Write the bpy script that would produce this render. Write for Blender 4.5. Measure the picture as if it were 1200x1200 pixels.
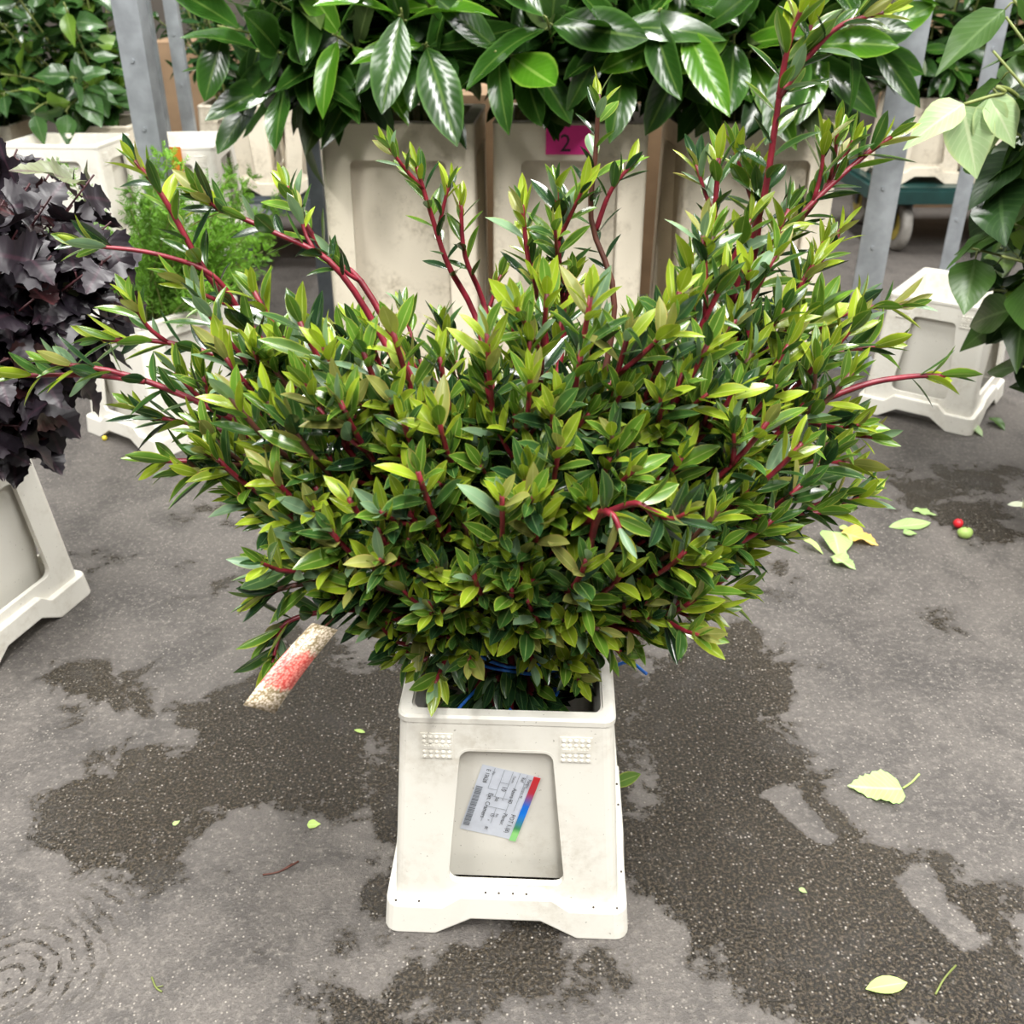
import bpy, math, random
import numpy as np
from mathutils import Vector, Matrix
from mathutils.geometry import tessellate_polygon

random.seed(7)
rng = np.random.default_rng(7)
for o in list(bpy.data.objects):
    bpy.data.objects.remove(o)
SC = bpy.context.scene
COL = SC.collection

# ------------------------------------------------------------------ camera
H = 1.10                       # camera height
PITCH = math.radians(29)
F = 1155.0                     # focal length in pixels of a 1200 px frame
cam_d = bpy.data.cameras.new('camera')
cam_d.sensor_width = 36
cam_d.lens = F / 1200 * 36
cam_d.clip_start = 0.02
cam_d.dof.use_dof = True
cam_d.dof.focus_distance = 1.2
cam_d.dof.aperture_fstop = 8.0
cam = bpy.data.objects.new('camera', cam_d)
cam.location = (0, 0, H)
cam.rotation_euler = (math.pi / 2 - PITCH, 0, 0)
COL.objects.link(cam)
SC.camera = cam

# ------------------------------------------------------------------ light
SC.view_settings.view_transform = 'Standard'
SC.view_settings.look = 'None'
SC.view_settings.gamma = 1
SC.view_settings.use_curve_mapping = False
SC.view_settings.exposure = -0.42
wd = bpy.data.worlds.new('hall_light')
SC.world = wd
wd.use_nodes = True
wd.node_tree.nodes['Background'].inputs[0].default_value = (1.0, 0.99, 0.97, 1)
wd.node_tree.nodes['Background'].inputs[1].default_value = 0.09


def hall_lamp(name, x, y, z, sx, sy, power):
    l = bpy.data.lights.new(name, 'AREA')
    l.shape = 'RECTANGLE'
    l.size, l.size_y = sx, sy
    l.energy = power
    l.color = (1.0, 0.985, 0.955)
    o = bpy.data.objects.new(name, l)
    o.location = (x, y, z)
    COL.objects.link(o)
    return o


# rows of ceiling lamps of the hall, above the frame
for side, lx, pw in (('left', -3.0, 540), ('middle', 0.4, 720), ('right', 3.6, 540)):
    hall_lamp('ceiling_lamp_%s_front_offscreen' % side, lx, -0.9, 4.4, 0.4, 5.0, pw)
    hall_lamp('ceiling_lamp_%s_back_offscreen' % side, lx, 4.4, 4.4, 0.4, 2.8, pw * 0.42)


# ------------------------------------------------------------------ pixel -> place
SP, CP = math.sin(PITCH), math.cos(PITCH)


def ray(px, py):
    u, v = (px - 600) / F, (600 - py) / F
    return np.array([u, v * SP + CP, v * CP - SP])


def at(px, py, d):              # the point of that direction on the vertical plane y = d
    r = ray(px, py)
    return np.array([0, 0, H]) + r * (d / r[1])


def ground(px, py, z=0.0):      # the point of that direction at height z
    r = ray(px, py)
    return np.array([0, 0, H]) + r * ((z - H) / r[2])


def project(P):
    P = np.asarray(P, float) - np.array([0, 0, H])
    dep = P[..., 1] * CP - P[..., 2] * SP
    up = P[..., 1] * SP + P[..., 2] * CP
    return 600 + F * P[..., 0] / dep, 600 - F * up / dep, dep


# ------------------------------------------------------------------ materials
def new_mat(name):
    m = bpy.data.materials.new(name)
    m.use_nodes = True
    nt = m.node_tree
    return m, nt, nt.nodes['Principled BSDF']


def ramp(nt, fac, stops):
    r = nt.nodes.new('ShaderNodeValToRGB')
    el = r.color_ramp.elements
    while len(el) > 1:
        el.remove(el[-1])
    for i, (p, c) in enumerate(stops):
        e = el[0] if i == 0 else el.new(p)
        e.position = p
        e.color = (c[0], c[1], c[2], 1) if hasattr(c, '__len__') else (c, c, c, 1)
    nt.links.new(fac, r.inputs[0])
    return r.outputs[0]


def noise(nt, scale, detail=3, rough=.55, coord='Object', dist=0):
    tc = nt.nodes.new('ShaderNodeTexCoord')
    n = nt.nodes.new('ShaderNodeTexNoise')
    n.inputs['Scale'].default_value = scale
    n.inputs['Detail'].default_value = detail
    n.inputs['Roughness'].default_value = rough
    n.inputs['Distortion'].default_value = dist
    nt.links.new(tc.outputs[coord], n.inputs['Vector'])
    return n.outputs['Fac']


def mixc(nt, fac, a, b, mode='MIX'):
    m = nt.nodes.new('ShaderNodeMix')
    m.data_type = 'RGBA'
    m.blend_type = mode
    for sock, val in ((m.inputs[0], fac), (m.inputs[6], a), (m.inputs[7], b)):
        if hasattr(val, 'is_linked'):
            nt.links.new(val, sock)
        elif hasattr(val, '__len__'):
            sock.default_value = (val[0], val[1], val[2], 1)
        else:
            sock.default_value = val
    return m.outputs[2]


def math_n(nt, op, a, b=0.0, c=0.0, clamp=False):
    m = nt.nodes.new('ShaderNodeMath')
    m.operation = op
    m.use_clamp = clamp
    for i, val in enumerate((a, b, c)):
        if hasattr(val, 'is_linked'):
            nt.links.new(val, m.inputs[i])
        else:
            m.inputs[i].default_value = val
    return m.outputs[0]


def bump(nt, p, h, strength, dist=0.002):
    b = nt.nodes.new('ShaderNodeBump')
    b.inputs['Strength'].default_value = strength
    b.inputs['Distance'].default_value = dist
    nt.links.new(h, b.inputs['Height'])
    nt.links.new(b.outputs[0], p.inputs['Normal'])


def plain(name, col, rough=.5, var=.25, scale=30, metal=0.0, bmp=0.0):
    m, nt, p = new_mat(name)
    n = noise(nt, scale)
    c = mixc(nt, ramp(nt, n, [(.35, 0), (.7, 1)]), col, [v * (1 - var) for v in col])
    nt.links.new(c, p.inputs['Base Color'])
    p.inputs['Roughness'].default_value = rough
    p.inputs['Metallic'].default_value = metal
    if bmp:
        bump(nt, p, n, bmp)
    return m


def leaf_mat(name, col, edge=None, rib=None, rough=.32, trans=.22, spec=.5, var=.35, veins=0.0, speckle=18):
    """leaf: midrib and rim from the leaf's own UV, colour drifting from leaf to leaf"""
    m, nt, p = new_mat(name)
    uv = nt.nodes.new('ShaderNodeUVMap')
    sep = nt.nodes.new('ShaderNodeSeparateXYZ')
    nt.links.new(uv.outputs[0], sep.inputs[0])
    a = math_n(nt, 'ABSOLUTE', math_n(nt, 'SUBTRACT', sep.outputs[0], .5))     # 0 midrib .. .5 rim
    geo = nt.nodes.new('ShaderNodeNewGeometry')
    n = nt.nodes.new('ShaderNodeTexNoise')
    n.inputs['Scale'].default_value = speckle
    nt.links.new(geo.outputs['Position'], n.inputs['Vector'])
    lo = [col[0] * (1 - var * 1.1), col[1] * (1 - var), col[2] * (1 - var)]
    hi = [col[0] * (1 + var * 1.1), col[1] * (1 + var), col[2] * (1 + var * .6)]
    c = ramp(nt, n.outputs['Fac'], [(.32, lo), (.68, hi)])
    if veins:
        w = nt.nodes.new('ShaderNodeTexWave')
        w.inputs['Scale'].default_value = 1.0
        cmb = nt.nodes.new('ShaderNodeCombineXYZ')
        nt.links.new(math_n(nt, 'MULTIPLY', math_n(nt, 'SUBTRACT', sep.outputs[1], math_n(nt, 'MULTIPLY', a, .55)), 3.2), cmb.inputs[0])
        nt.links.new(cmb.outputs[0], w.inputs['Vector'])
        vf = math_n(nt, 'MULTIPLY', ramp(nt, w.outputs['Fac'], [(.86, 0), (.98, 1)]), veins)
        c = mixc(nt, vf, c, rib or [v * 1.8 for v in col])
        bump(nt, p, w.outputs['Fac'], .05, .003)
    if rib:
        c = mixc(nt, math_n(nt, 'MULTIPLY', ramp(nt, a, [(.02, 1), (.05, 0)]), .75), c, rib)
    if edge:
        c = mixc(nt, math_n(nt, 'MULTIPLY', ramp(nt, a, [(.40, 0), (.49, 1)]), .85), c, edge)
    nt.links.new(c, p.inputs['Base Color'])
    p.inputs['Roughness'].default_value = rough
    p.inputs['Specular IOR Level'].default_value = spec
    tr = nt.nodes.new('ShaderNodeBsdfTranslucent')
    nt.links.new(mixc(nt, .5, c, [min(1, col[0] * 1.6), min(1, col[1] * 1.6), col[2]]), tr.inputs[0])
    mx = nt.nodes.new('ShaderNodeMixShader')
    mx.inputs[0].default_value = trans
    nt.links.new(p.outputs[0], mx.inputs[1])
    nt.links.new(tr.outputs[0], mx.inputs[2])
    nt.links.new(mx.outputs[0], nt.nodes['Material Output'].inputs['Surface'])
    return m


def plastic(name, col, dirt, amount):
    m, nt, p = new_mat(name)
    n1 = noise(nt, 7, 5, .65)
    n2 = noise(nt, 60, 4, .7)
    n3 = noise(nt, 220, 2, .5)
    f = math_n(nt, 'MULTIPLY', ramp(nt, n1, [(.5, 0), (.74, 1)]), ramp(nt, n2, [(.38, 0), (.62, 1)]))
    c = mixc(nt, math_n(nt, 'MULTIPLY', f, amount), col, dirt)
    c = mixc(nt, math_n(nt, 'MULTIPLY', ramp(nt, n3, [(.71, 0), (.75, 1)]), .55), c, [v * .5 for v in dirt])
    nt.links.new(c, p.inputs['Base Color'])
    p.inputs['Roughness'].default_value = .38
    bump(nt, p, n2, .12, .001)
    return m


M = {}
M['crate'] = plastic('crate_plastic', (.78, .755, .68), (.36, .30, .20), .55)
M['tub'] = M['crate']
M['crate_old'] = plastic('weathered_plastic', (.75, .68, .55), (.24, .19, .12), .85)
M['red_stem'] = plain('red_bark', (.215, .012, .026), .42, .5, 60, bmp=.2)
M['wood_stem'] = plain('brown_bark', (.11, .035, .022), .55, .5, 60, bmp=.2)
M['green_stem'] = plain('green_bark', (.20, .24, .06), .5, .4, 40)
M['purple_stem'] = plain('purple_bark', (.06, .012, .016), .5, .4, 40)
M['young'] = leaf_mat('leaf_young', (.215, .300, .020), (.42, .40, .05), (.36, .42, .09), .27, .16, .6, .36)
M['fresh'] = leaf_mat('leaf_fresh', (.078, .165, .018), (.34, .38, .06), (.26, .34, .08), .24, .15, .6, .34)
M['mid'] = leaf_mat('leaf_middle', (.030, .082, .017), (.16, .22, .05), (.14, .21, .06), .22, .10, .7, .34)
M['dark'] = leaf_mat('leaf_dark', (.013, .040, .014), (.06, .11, .03), (.06, .11, .04), .19, .06, .8, .35)
M['pale'] = leaf_mat('leaf_pale', (.15, .245, .145), (.27, .33, .12), (.24, .33, .19), .32, .2, .4, .25)
M['olive'] = leaf_mat('leaf_bronze', (.200, .215, .055), (.36, .27, .08), (.33, .33, .12), .36, .2, .45, .3)
M['laurel'] = leaf_mat('laurel_leaf', (.020, .066, .008), (.07, .16, .03), (.09, .16, .03), .22, .14, .6, .35, .08, 7)
M['laurel_dark'] = leaf_mat('laurel_leaf_dark', (.014, .045, .008), None, (.04, .08, .02), .26, .10, .5, .35, .06, 7)
M['laurel_light'] = leaf_mat('laurel_leaf_light', (.052, .155, .009), (.16, .30, .03), (.20, .34, .06), .20, .20, .6, .3, .08, 7)
M['laurel_back'] = leaf_mat('laurel_leaf_dull', (.040, .068, .016), None, (.11, .15, .05), .45, .12, .35, .25, .15, 7)
M['ivy'] = leaf_mat('ivy_leaf', (.045, .115, .030), None, (.12, .20, .08), .26, .15, .5, .4, .3, 7)
M['ivy_light'] = leaf_mat('ivy_leaf_light', (.14, .26, .03), None, (.24, .36, .09), .3, .22, .5, .3, .3, 7)
M['hydr'] = leaf_mat('broad_leaf', (.036, .088, .013), None, (.10, .17, .05), .34, .16, .45, .3, .25, 7)
M['hydr_dark'] = leaf_mat('broad_leaf_dark', (.017, .046, .012), None, (.05, .10, .03), .34, .12, .45, .3, .4, 7)
M['limp'] = leaf_mat('wilted_leaf', (.33, .46, .235), (.40, .48, .22), (.52, .58, .36), .42, .2, .4, .2, .3, 7)
M['purple'] = leaf_mat('purple_leaf', (.014, .010, .016), None, (.04, .018, .028), .40, .05, .5, .4, .12, 9)
M['purple_red'] = leaf_mat('purple_leaf_red', (.028, .010, .012), None, (.07, .02, .022), .36, .08, .5, .4, .12, 9)
M['purple_green'] = leaf_mat('greyish_leaf', (.13, .15, .085), None, (.08, .05, .05), .42, .12, .4, .3, .4, 9)
M['conifer'] = leaf_mat('feathery_green', (.145, .31, .035), None, None, .5, .25, .3, .5, 0, 5)
M['small'] = leaf_mat('small_glossy_leaf', (.022, .070, .018), None, (.06, .12, .04), .24, .12, .55, .35, 0, 7)
M['white_leaf'] = leaf_mat('whitish_leaf', (.62, .66, .50), None, None, .4, .15, .4, .2)
M['fallen'] = leaf_mat('fallen_leaf', (.33, .50, .17), None, (.52, .62, .33), .4, .15, .45, .15, .35, 12)
M['fallen_yellow'] = leaf_mat('yellow_leaf', (.72, .45, .10), None, (.78, .60, .25), .5, .15, .3, .2, .3, 12)
M['fallen_lime'] = leaf_mat('lime_leaf', (.42, .58, .16), None, (.55, .66, .30), .4, .15, .4, .15, 0, 12)
M['steel'] = plain('galvanised_steel', (.36, .385, .41), .45, .35, 14, .35, .1)
M['steel_dark'] = plain('dark_steel', (.13, .15, .17), .5, .4, 14, .5, .1)
M['green_paint'] = plain('dark_green_paint', (.012, .055, .050), .35, .4, 12)
M['wheel'] = plain('wheel_tyre', (.33, .31, .28), .6, .5, 20)
M['wheel_hub'] = plain('wheel_hub_yellow', (.42, .33, .05), .5, .4, 30)
M['card'] = plain('brown_cardboard', (.34, .22, .125), .8, .35, 6)
M['rust'] = plain('brown_board', (.14, .075, .04), .7, .5, 6)
M['twine'] = plain('blue_twine', (.015, .17, .68), .45, .4, 300, bmp=.4)
M['pink'] = plain('pink_paper', (.90, .03, .33), .55, .1, 20)
M['orange'] = plain('orange_paper', (.62, .20, .015), .55, .35, 40)
M['ink'] = plain('black_ink', (.012, .012, .016), .6, .1, 20)
M['grey_ink'] = plain('grey_ink', (.19, .21, .24), .6, .1, 20)
M['paper'] = plain('label_paper', (.66, .70, .78), .35, .12, 60)
M['wall'] = plain('hall_wall', (.10, .085, .07), .8, .5, 3)
M['berry'] = plain('red_berry_skin', (.62, .02, .03), .3, .3, 60)
M['flower'] = plain('yellow_bud', (.75, .60, .05), .5, .3, 60)
M['dirt'] = plain('dark_hole_dirt', (.045, .035, .025), .7, .3, 60)  # dark of the dirt-filled foot holes, put into the colour


# ------------------------------------------------------------------ object helpers
def tag(o, label=None, cat=None, group=None, kind=None):
    if label:
        o['label'] = label
    if cat:
        o['category'] = cat
    if group:
        o['group'] = group
    if kind:
        o['kind'] = kind
    return o


def empty(name, loc=(0, 0, 0), rz=0.0):
    o = bpy.data.objects.new(name, None)
    o.empty_display_size = .05
    o.location = loc
    o.rotation_euler = (0, 0, rz)
    COL.objects.link(o)
    return o


def mesh(name, V, Fc, mat, smooth=False):
    me = bpy.data.meshes.new(name)
    me.from_pydata([tuple(map(float, v)) for v in V], [], [tuple(int(i) for i in f) for f in Fc])
    if mat is not None:
        me.materials.append(mat)
    if smooth:
        me.polygons.foreach_set('use_smooth', [True] * len(me.polygons))
    me.update()
    return me


def obj(name, me, parent=None, loc=None, rot=None):
    o = bpy.data.objects.new(name, me)
    COL.objects.link(o)
    if parent is not None:
        o.parent = parent
    if loc is not None:
        o.location = loc
    if rot is not None:
        o.rotation_euler = rot
    return o


class MB:
    def __init__(s):
        s.v, s.f = [], []

    def add(s, V, Fc):
        b = len(s.v)
        s.v += [tuple(v) for v in V]
        s.f += [tuple(b + i for i in f) for f in Fc]
        return s

    def box(s, x0, x1, y0, y1, z0, z1):
        V = [(x, y, z) for z in (z0, z1) for y in (y0, y1) for x in (x0, x1)]
        return s.add(V, [(0, 2, 3, 1), (4, 5, 7, 6), (0, 1, 5, 4), (2, 6, 7, 3), (0, 4, 6, 2), (1, 3, 7, 5)])

    def tube(s, pts, rad, n=6, caps=True):
        V, Fc = tube(pts, rad, n, caps)
        return s.add(V, Fc)

    def build(s, name, mat, parent=None, smooth=False):
        return obj(name, mesh(name, s.v, s.f, mat, smooth), parent)


def unit(v):
    v = np.asarray(v, float)
    return v / (np.linalg.norm(v) + 1e-12)


def tube(pts, rad, n=6, caps=True):
    P = np.asarray(pts, float)
    R = np.broadcast_to(np.asarray(rad, float), (len(P),))
    T = np.gradient(P, axis=0)
    V, Fc = [], []
    ref = np.array([0, 0, 1.0]) if abs(unit(T[0])[2]) < .9 else np.array([1.0, 0, 0])
    ang = np.linspace(0, 2 * math.pi, n, endpoint=False)
    for i in range(len(P)):
        t = unit(T[i])
        a = unit(np.cross(ref, t))
        b = np.cross(t, a)
        ref = b if False else ref
        for q in ang:
            V.append(P[i] + R[i] * (a * math.cos(q) + b * math.sin(q)))
    for i in range(len(P) - 1):
        for k in range(n):
            k2 = (k + 1) % n
            Fc.append((i * n + k, i * n + k2, (i + 1) * n + k2, (i + 1) * n + k))
    if caps:
        Fc.append(tuple(range(n))[::-1])
        Fc.append(tuple(range((len(P) - 1) * n, len(P) * n)))
    return V, Fc


def copy_tree(o, parent=None):
    c = o.copy()
    COL.objects.link(c)
    c.parent = parent
    for ch in list(o.children):
        copy_tree(ch, c)
    return c


# ------------------------------------------------------------------ the setting: floor, back wall
def poly_sd(pts, poly):
    """signed distance (positive inside) of world points to a world polygon"""
    poly = np.asarray(poly)
    inside = np.zeros(len(pts), bool)
    dmin = np.full(len(pts), 1e9)
    x, y = pts[:, 0], pts[:, 1]
    for i in range(len(poly)):
        a, b = poly[i], poly[(i + 1) % len(poly)]
        cond = ((a[1] > y) != (b[1] > y)) & (x < (b[0] - a[0]) * (y - a[1]) / (b[1] - a[1] + 1e-12) + a[0])
        inside ^= cond
        e = b - a
        t = np.clip(((x - a[0]) * e[0] + (y - a[1]) * e[1]) / (e @ e + 1e-12), 0, 1)
        dmin = np.minimum(dmin, np.hypot(x - a[0] - t * e[0], y - a[1] - t * e[1]))
    return np.where(inside, dmin, -dmin)


def gpoly(px):
    return np.array([ground(x, y)[:2] for x, y in px])


WET = [  # wet patches traced on the ground, with how wet they are
    (1.0, [(60, 782), (130, 775), (190, 830), (290, 800), (300, 745), (380, 740), (470, 790), (462, 860), (455, 960),
           (400, 962), (330, 945), (270, 962), (230, 985), (180, 1022), (140, 1030), (80, 1037), (50, 1010), (60, 960),
           (45, 930), (90, 900), (150, 880), (200, 860), (190, 838), (120, 838), (80, 822)]),
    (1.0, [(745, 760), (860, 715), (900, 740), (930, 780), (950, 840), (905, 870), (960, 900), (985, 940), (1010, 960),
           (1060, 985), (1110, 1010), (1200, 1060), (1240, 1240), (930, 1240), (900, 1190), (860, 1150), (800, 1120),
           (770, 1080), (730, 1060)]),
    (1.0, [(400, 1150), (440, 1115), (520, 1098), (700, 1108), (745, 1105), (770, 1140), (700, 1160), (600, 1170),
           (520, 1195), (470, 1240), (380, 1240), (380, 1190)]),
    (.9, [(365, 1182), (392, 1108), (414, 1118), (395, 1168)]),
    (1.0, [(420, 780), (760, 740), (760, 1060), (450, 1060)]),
    (.7, [(88, 648), (160, 655), (150, 664), (90, 690)]),
    (.75, [(225, 655), (280, 665), (262, 705), (215, 690)]),
    (.65, [(190, 590), (290, 575), (275, 620), (205, 602)]),
    (.7, [(1010, 548), (1210, 530), (1210, 645), (1130, 640), (1040, 596)]),
    (.55, [(1030, 700), (1120, 688), (1165, 740), (1090, 765)]),
    (.55, [(860, 600), (940, 590), (960, 680), (880, 700)]),
    (.6, [(180, 1100), (215, 1080), (250, 1110), (200, 1150)]),
    (.6, [(290, 1050), (330, 1040), (350, 1080), (300, 1110)]),
    (.62, [(80, 1080), (135, 1062), (132, 1095), (95, 1100)]),
    (.6, [(230, 1010), (345, 985), (340, 1025), (240, 1040)]),
]
DRY = [[(895, 930), (925, 922), (985, 985), (962, 992)],
       [(1048, 1030), (1085, 1018), (1112, 1060), (1155, 1108), (1132, 1118), (1080, 1072)],
       [(180, 842), (205, 838), (195, 862), (160, 872)]]
TRACK = [(-60, 1080), (70, 1085), (110, 1030), (170, 1030), (130, 1100), (120, 1160), (40, 1190), (-60, 1190)]

xs = np.unique(np.concatenate([np.linspace(-9, -2, 8), np.arange(-2, 2.001, .016), np.linspace(2, 9, 8)]))
ys = np.unique(np.concatenate([np.linspace(-5, .3, 6), np.arange(.3, 3.6, .016), np.linspace(3.6, 8, 10)]))
GX, GY = np.meshgrid(xs, ys)
pts = np.stack([GX.ravel(), GY.ravel()], 1)
wet = np.zeros(len(pts))
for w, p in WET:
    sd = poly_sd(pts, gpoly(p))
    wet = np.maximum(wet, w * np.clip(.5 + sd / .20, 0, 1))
for p in DRY:
    sd = poly_sd(pts, gpoly(p))
    wet = wet * (1 - np.clip(.5 + sd / .03, 0, 1))
trk = np.clip(.5 + poly_sd(pts, gpoly(TRACK)) / .05, 0, 1)
nx, ny = len(xs), len(ys)
idx = np.arange(nx * ny).reshape(ny, nx)
faces = np.stack([idx[:-1, :-1], idx[:-1, 1:], idx[1:, 1:], idx[1:, :-1]], -1).reshape(-1, 4)
me = bpy.data.meshes.new('floor')
me.vertices.add(len(pts))
me.vertices.foreach_set('co', np.column_stack([pts, np.zeros(len(pts))]).ravel())
me.loops.add(faces.size)
me.loops.foreach_set('vertex_index', faces.ravel())
me.polygons.add(len(faces))
me.polygons.foreach_set('loop_start', np.arange(0, faces.size, 4))
me.update(calc_edges=True)
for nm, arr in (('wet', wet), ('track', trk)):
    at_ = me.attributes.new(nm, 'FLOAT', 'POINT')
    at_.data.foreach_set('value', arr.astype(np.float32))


def floor_material():
    m, nt, p = new_mat('wet_concrete')
    L = nt.links

    def attr(n):
        a = nt.nodes.new('ShaderNodeAttribute')
        a.attribute_name = n
        return a.outputs['Fac']
    big = noise(nt, 2.2, 5, .6)
    med = noise(nt, 9, 6, .65, dist=.4)
    fine = noise(nt, 90, 4, .7)
    grit = noise(nt, 210, 3, .7)
    spk = nt.nodes.new('ShaderNodeTexVoronoi')
    spk.inputs['Scale'].default_value = 190
    tc = nt.nodes.new('ShaderNodeTexCoord')
    L.new(tc.outputs['Object'], spk.inputs['Vector'])
    sepc = nt.nodes.new('ShaderNodeSeparateColor')
    L.new(spk.outputs['Color'], sepc.inputs[0])
    # small pale stones: only some cells, near their centre
    stone = math_n(nt, 'MULTIPLY', ramp(nt, spk.outputs['Distance'], [(.14, 1), (.40, 0)]), ramp(nt, sepc.outputs[0], [(.58, 0), (.95, 1)]))
    stone = math_n(nt, 'MULTIPLY', stone, ramp(nt, noise(nt, 130, 2, .6), [(.34, 0), (.58, 1)]))
    # tyre print: rings round a point
    c0 = ground(10, 1150)
    vd = nt.nodes.new('ShaderNodeVectorMath')
    vd.operation = 'DISTANCE'
    L.new(tc.outputs['Object'], vd.inputs[0])
    vd.inputs[1].default_value = (c0[0], c0[1], 0)
    rings = math_n(nt, 'SINE', math_n(nt, 'ADD', math_n(nt, 'MULTIPLY', vd.outputs['Value'], 330), math_n(nt, 'MULTIPLY', med, 16)))
    trackf = math_n(nt, 'MULTIPLY', math_n(nt, 'MULTIPLY', ramp(nt, rings, [(.35, 0), (.6, 1)]), attr('track')), ramp(nt, fine, [(.44, 0), (.56, 1)]))
    # how wet
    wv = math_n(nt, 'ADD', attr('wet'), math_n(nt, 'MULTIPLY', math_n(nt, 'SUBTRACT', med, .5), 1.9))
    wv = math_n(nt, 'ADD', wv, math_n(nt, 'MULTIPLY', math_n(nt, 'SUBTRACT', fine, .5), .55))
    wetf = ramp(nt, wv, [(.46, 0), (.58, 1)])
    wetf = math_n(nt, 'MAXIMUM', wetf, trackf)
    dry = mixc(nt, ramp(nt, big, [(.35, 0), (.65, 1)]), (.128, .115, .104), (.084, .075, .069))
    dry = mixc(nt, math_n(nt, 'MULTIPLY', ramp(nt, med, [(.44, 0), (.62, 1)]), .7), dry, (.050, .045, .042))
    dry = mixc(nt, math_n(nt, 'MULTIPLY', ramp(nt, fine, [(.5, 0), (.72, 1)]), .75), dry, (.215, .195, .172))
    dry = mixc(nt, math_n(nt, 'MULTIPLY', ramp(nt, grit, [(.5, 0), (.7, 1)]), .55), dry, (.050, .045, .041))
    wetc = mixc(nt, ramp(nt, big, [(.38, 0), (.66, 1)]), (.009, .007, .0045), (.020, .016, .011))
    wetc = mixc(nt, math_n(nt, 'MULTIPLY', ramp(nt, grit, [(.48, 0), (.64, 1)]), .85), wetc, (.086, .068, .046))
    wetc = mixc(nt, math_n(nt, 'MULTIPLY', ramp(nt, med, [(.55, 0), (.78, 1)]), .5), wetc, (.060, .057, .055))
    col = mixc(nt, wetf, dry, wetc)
    col = mixc(nt, math_n(nt, 'MULTIPLY', stone, .9), col, (.46, .42, .37))
    L.new(col, p.inputs['Base Color'])
    L.new(ramp(nt, math_n(nt, 'ADD', math_n(nt, 'MULTIPLY', wetf, .75), math_n(nt, 'MULTIPLY', big, .15)), [(0, .58), (.9, .20)]), p.inputs['Roughness'])
    L.new(ramp(nt, wetf, [(0, .40), (1, .30)]), p.inputs['Specular IOR Level'])
    hgt = math_n(nt, 'ADD', math_n(nt, 'ADD', math_n(nt, 'MULTIPLY', grit, .7), math_n(nt, 'MULTIPLY', fine, .5)), math_n(nt, 'MULTIPLY', stone, .4))
    bump(nt, p, hgt, .8, .006)
    return m


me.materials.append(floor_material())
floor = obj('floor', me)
tag(floor, 'grey concrete hall floor with dark wet patches', kind='structure')

wb = MB().box(-9, 9, 6.2, 6.4, 0, 4.6)
tag(wb.build('wall_back', M['wall']), 'dim brown wall at the back of the hall', kind='structure')


# ------------------------------------------------------------------ crates
def rrect(hx, hy, r, n=4, breaks=()):
    """rounded rectangle loop; returns points, and for each (side, coordinate along side)"""
    out = []
    br = sorted(breaks)
    sides = [((-hx + r, -hy), (1, 0), hx), ((hx, -hy + r), (0, 1), hy), ((hx - r, hy), (-1, 0), hx), ((-hx, hy - r), (0, -1), hy)]
    for k, (p0, d, half) in enumerate(sides):
        us = [-half + r] + [b for b in br if abs(b) < half - r - 1e-4] + [half - r]
        us = sorted(us)
        for u in us:
            s = u + half - r
            out.append((p0[0] + d[0] * s, p0[1] + d[1] * s, k, u))
        cx, cy = [(hx - r, -hy + r), (hx - r, hy - r), (-hx + r, hy - r), (-hx + r, -hy + r)][k]
        a0 = [-90, 0, 90, 180][k]
        for q in range(1, n):
            a = math.radians(a0 + 90 * q / n)
            out.append((cx + r * math.cos(a), cy + r * math.sin(a), k, half))
    return out


def loop_band(levels, closed=False):
    """levels: list of equal-length loops of 3D points -> quads between them"""
    n = len(levels[0])
    V = [p for l in levels for p in l]
    Fc = []
    m = len(levels)
    for i in range(m if closed else m - 1):
        j = (i + 1) % m
        for k in range(n):
            k2 = (k + 1) % n
            Fc.append((i * n + k, i * n + k2, j * n + k2, j * n + k))
    return V, Fc


def rounded_hole(x0, x1, z0, z1, dx, r, n=5):
    """window outline, dx wider each side at the bottom"""
    P = []
    for cx, cz, a0 in ((x1 + dx - r, z0 + r, -90), (x1 - r, z1 - r, 0), (x0 + r, z1 - r, 90), (x0 - dx + r, z0 + r, 180)):
        for q in range(n + 1):
            a = math.radians(a0 + 90 * q / n)
            P.append((cx + r * math.cos(a), cz + r * math.sin(a)))
    return P


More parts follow.
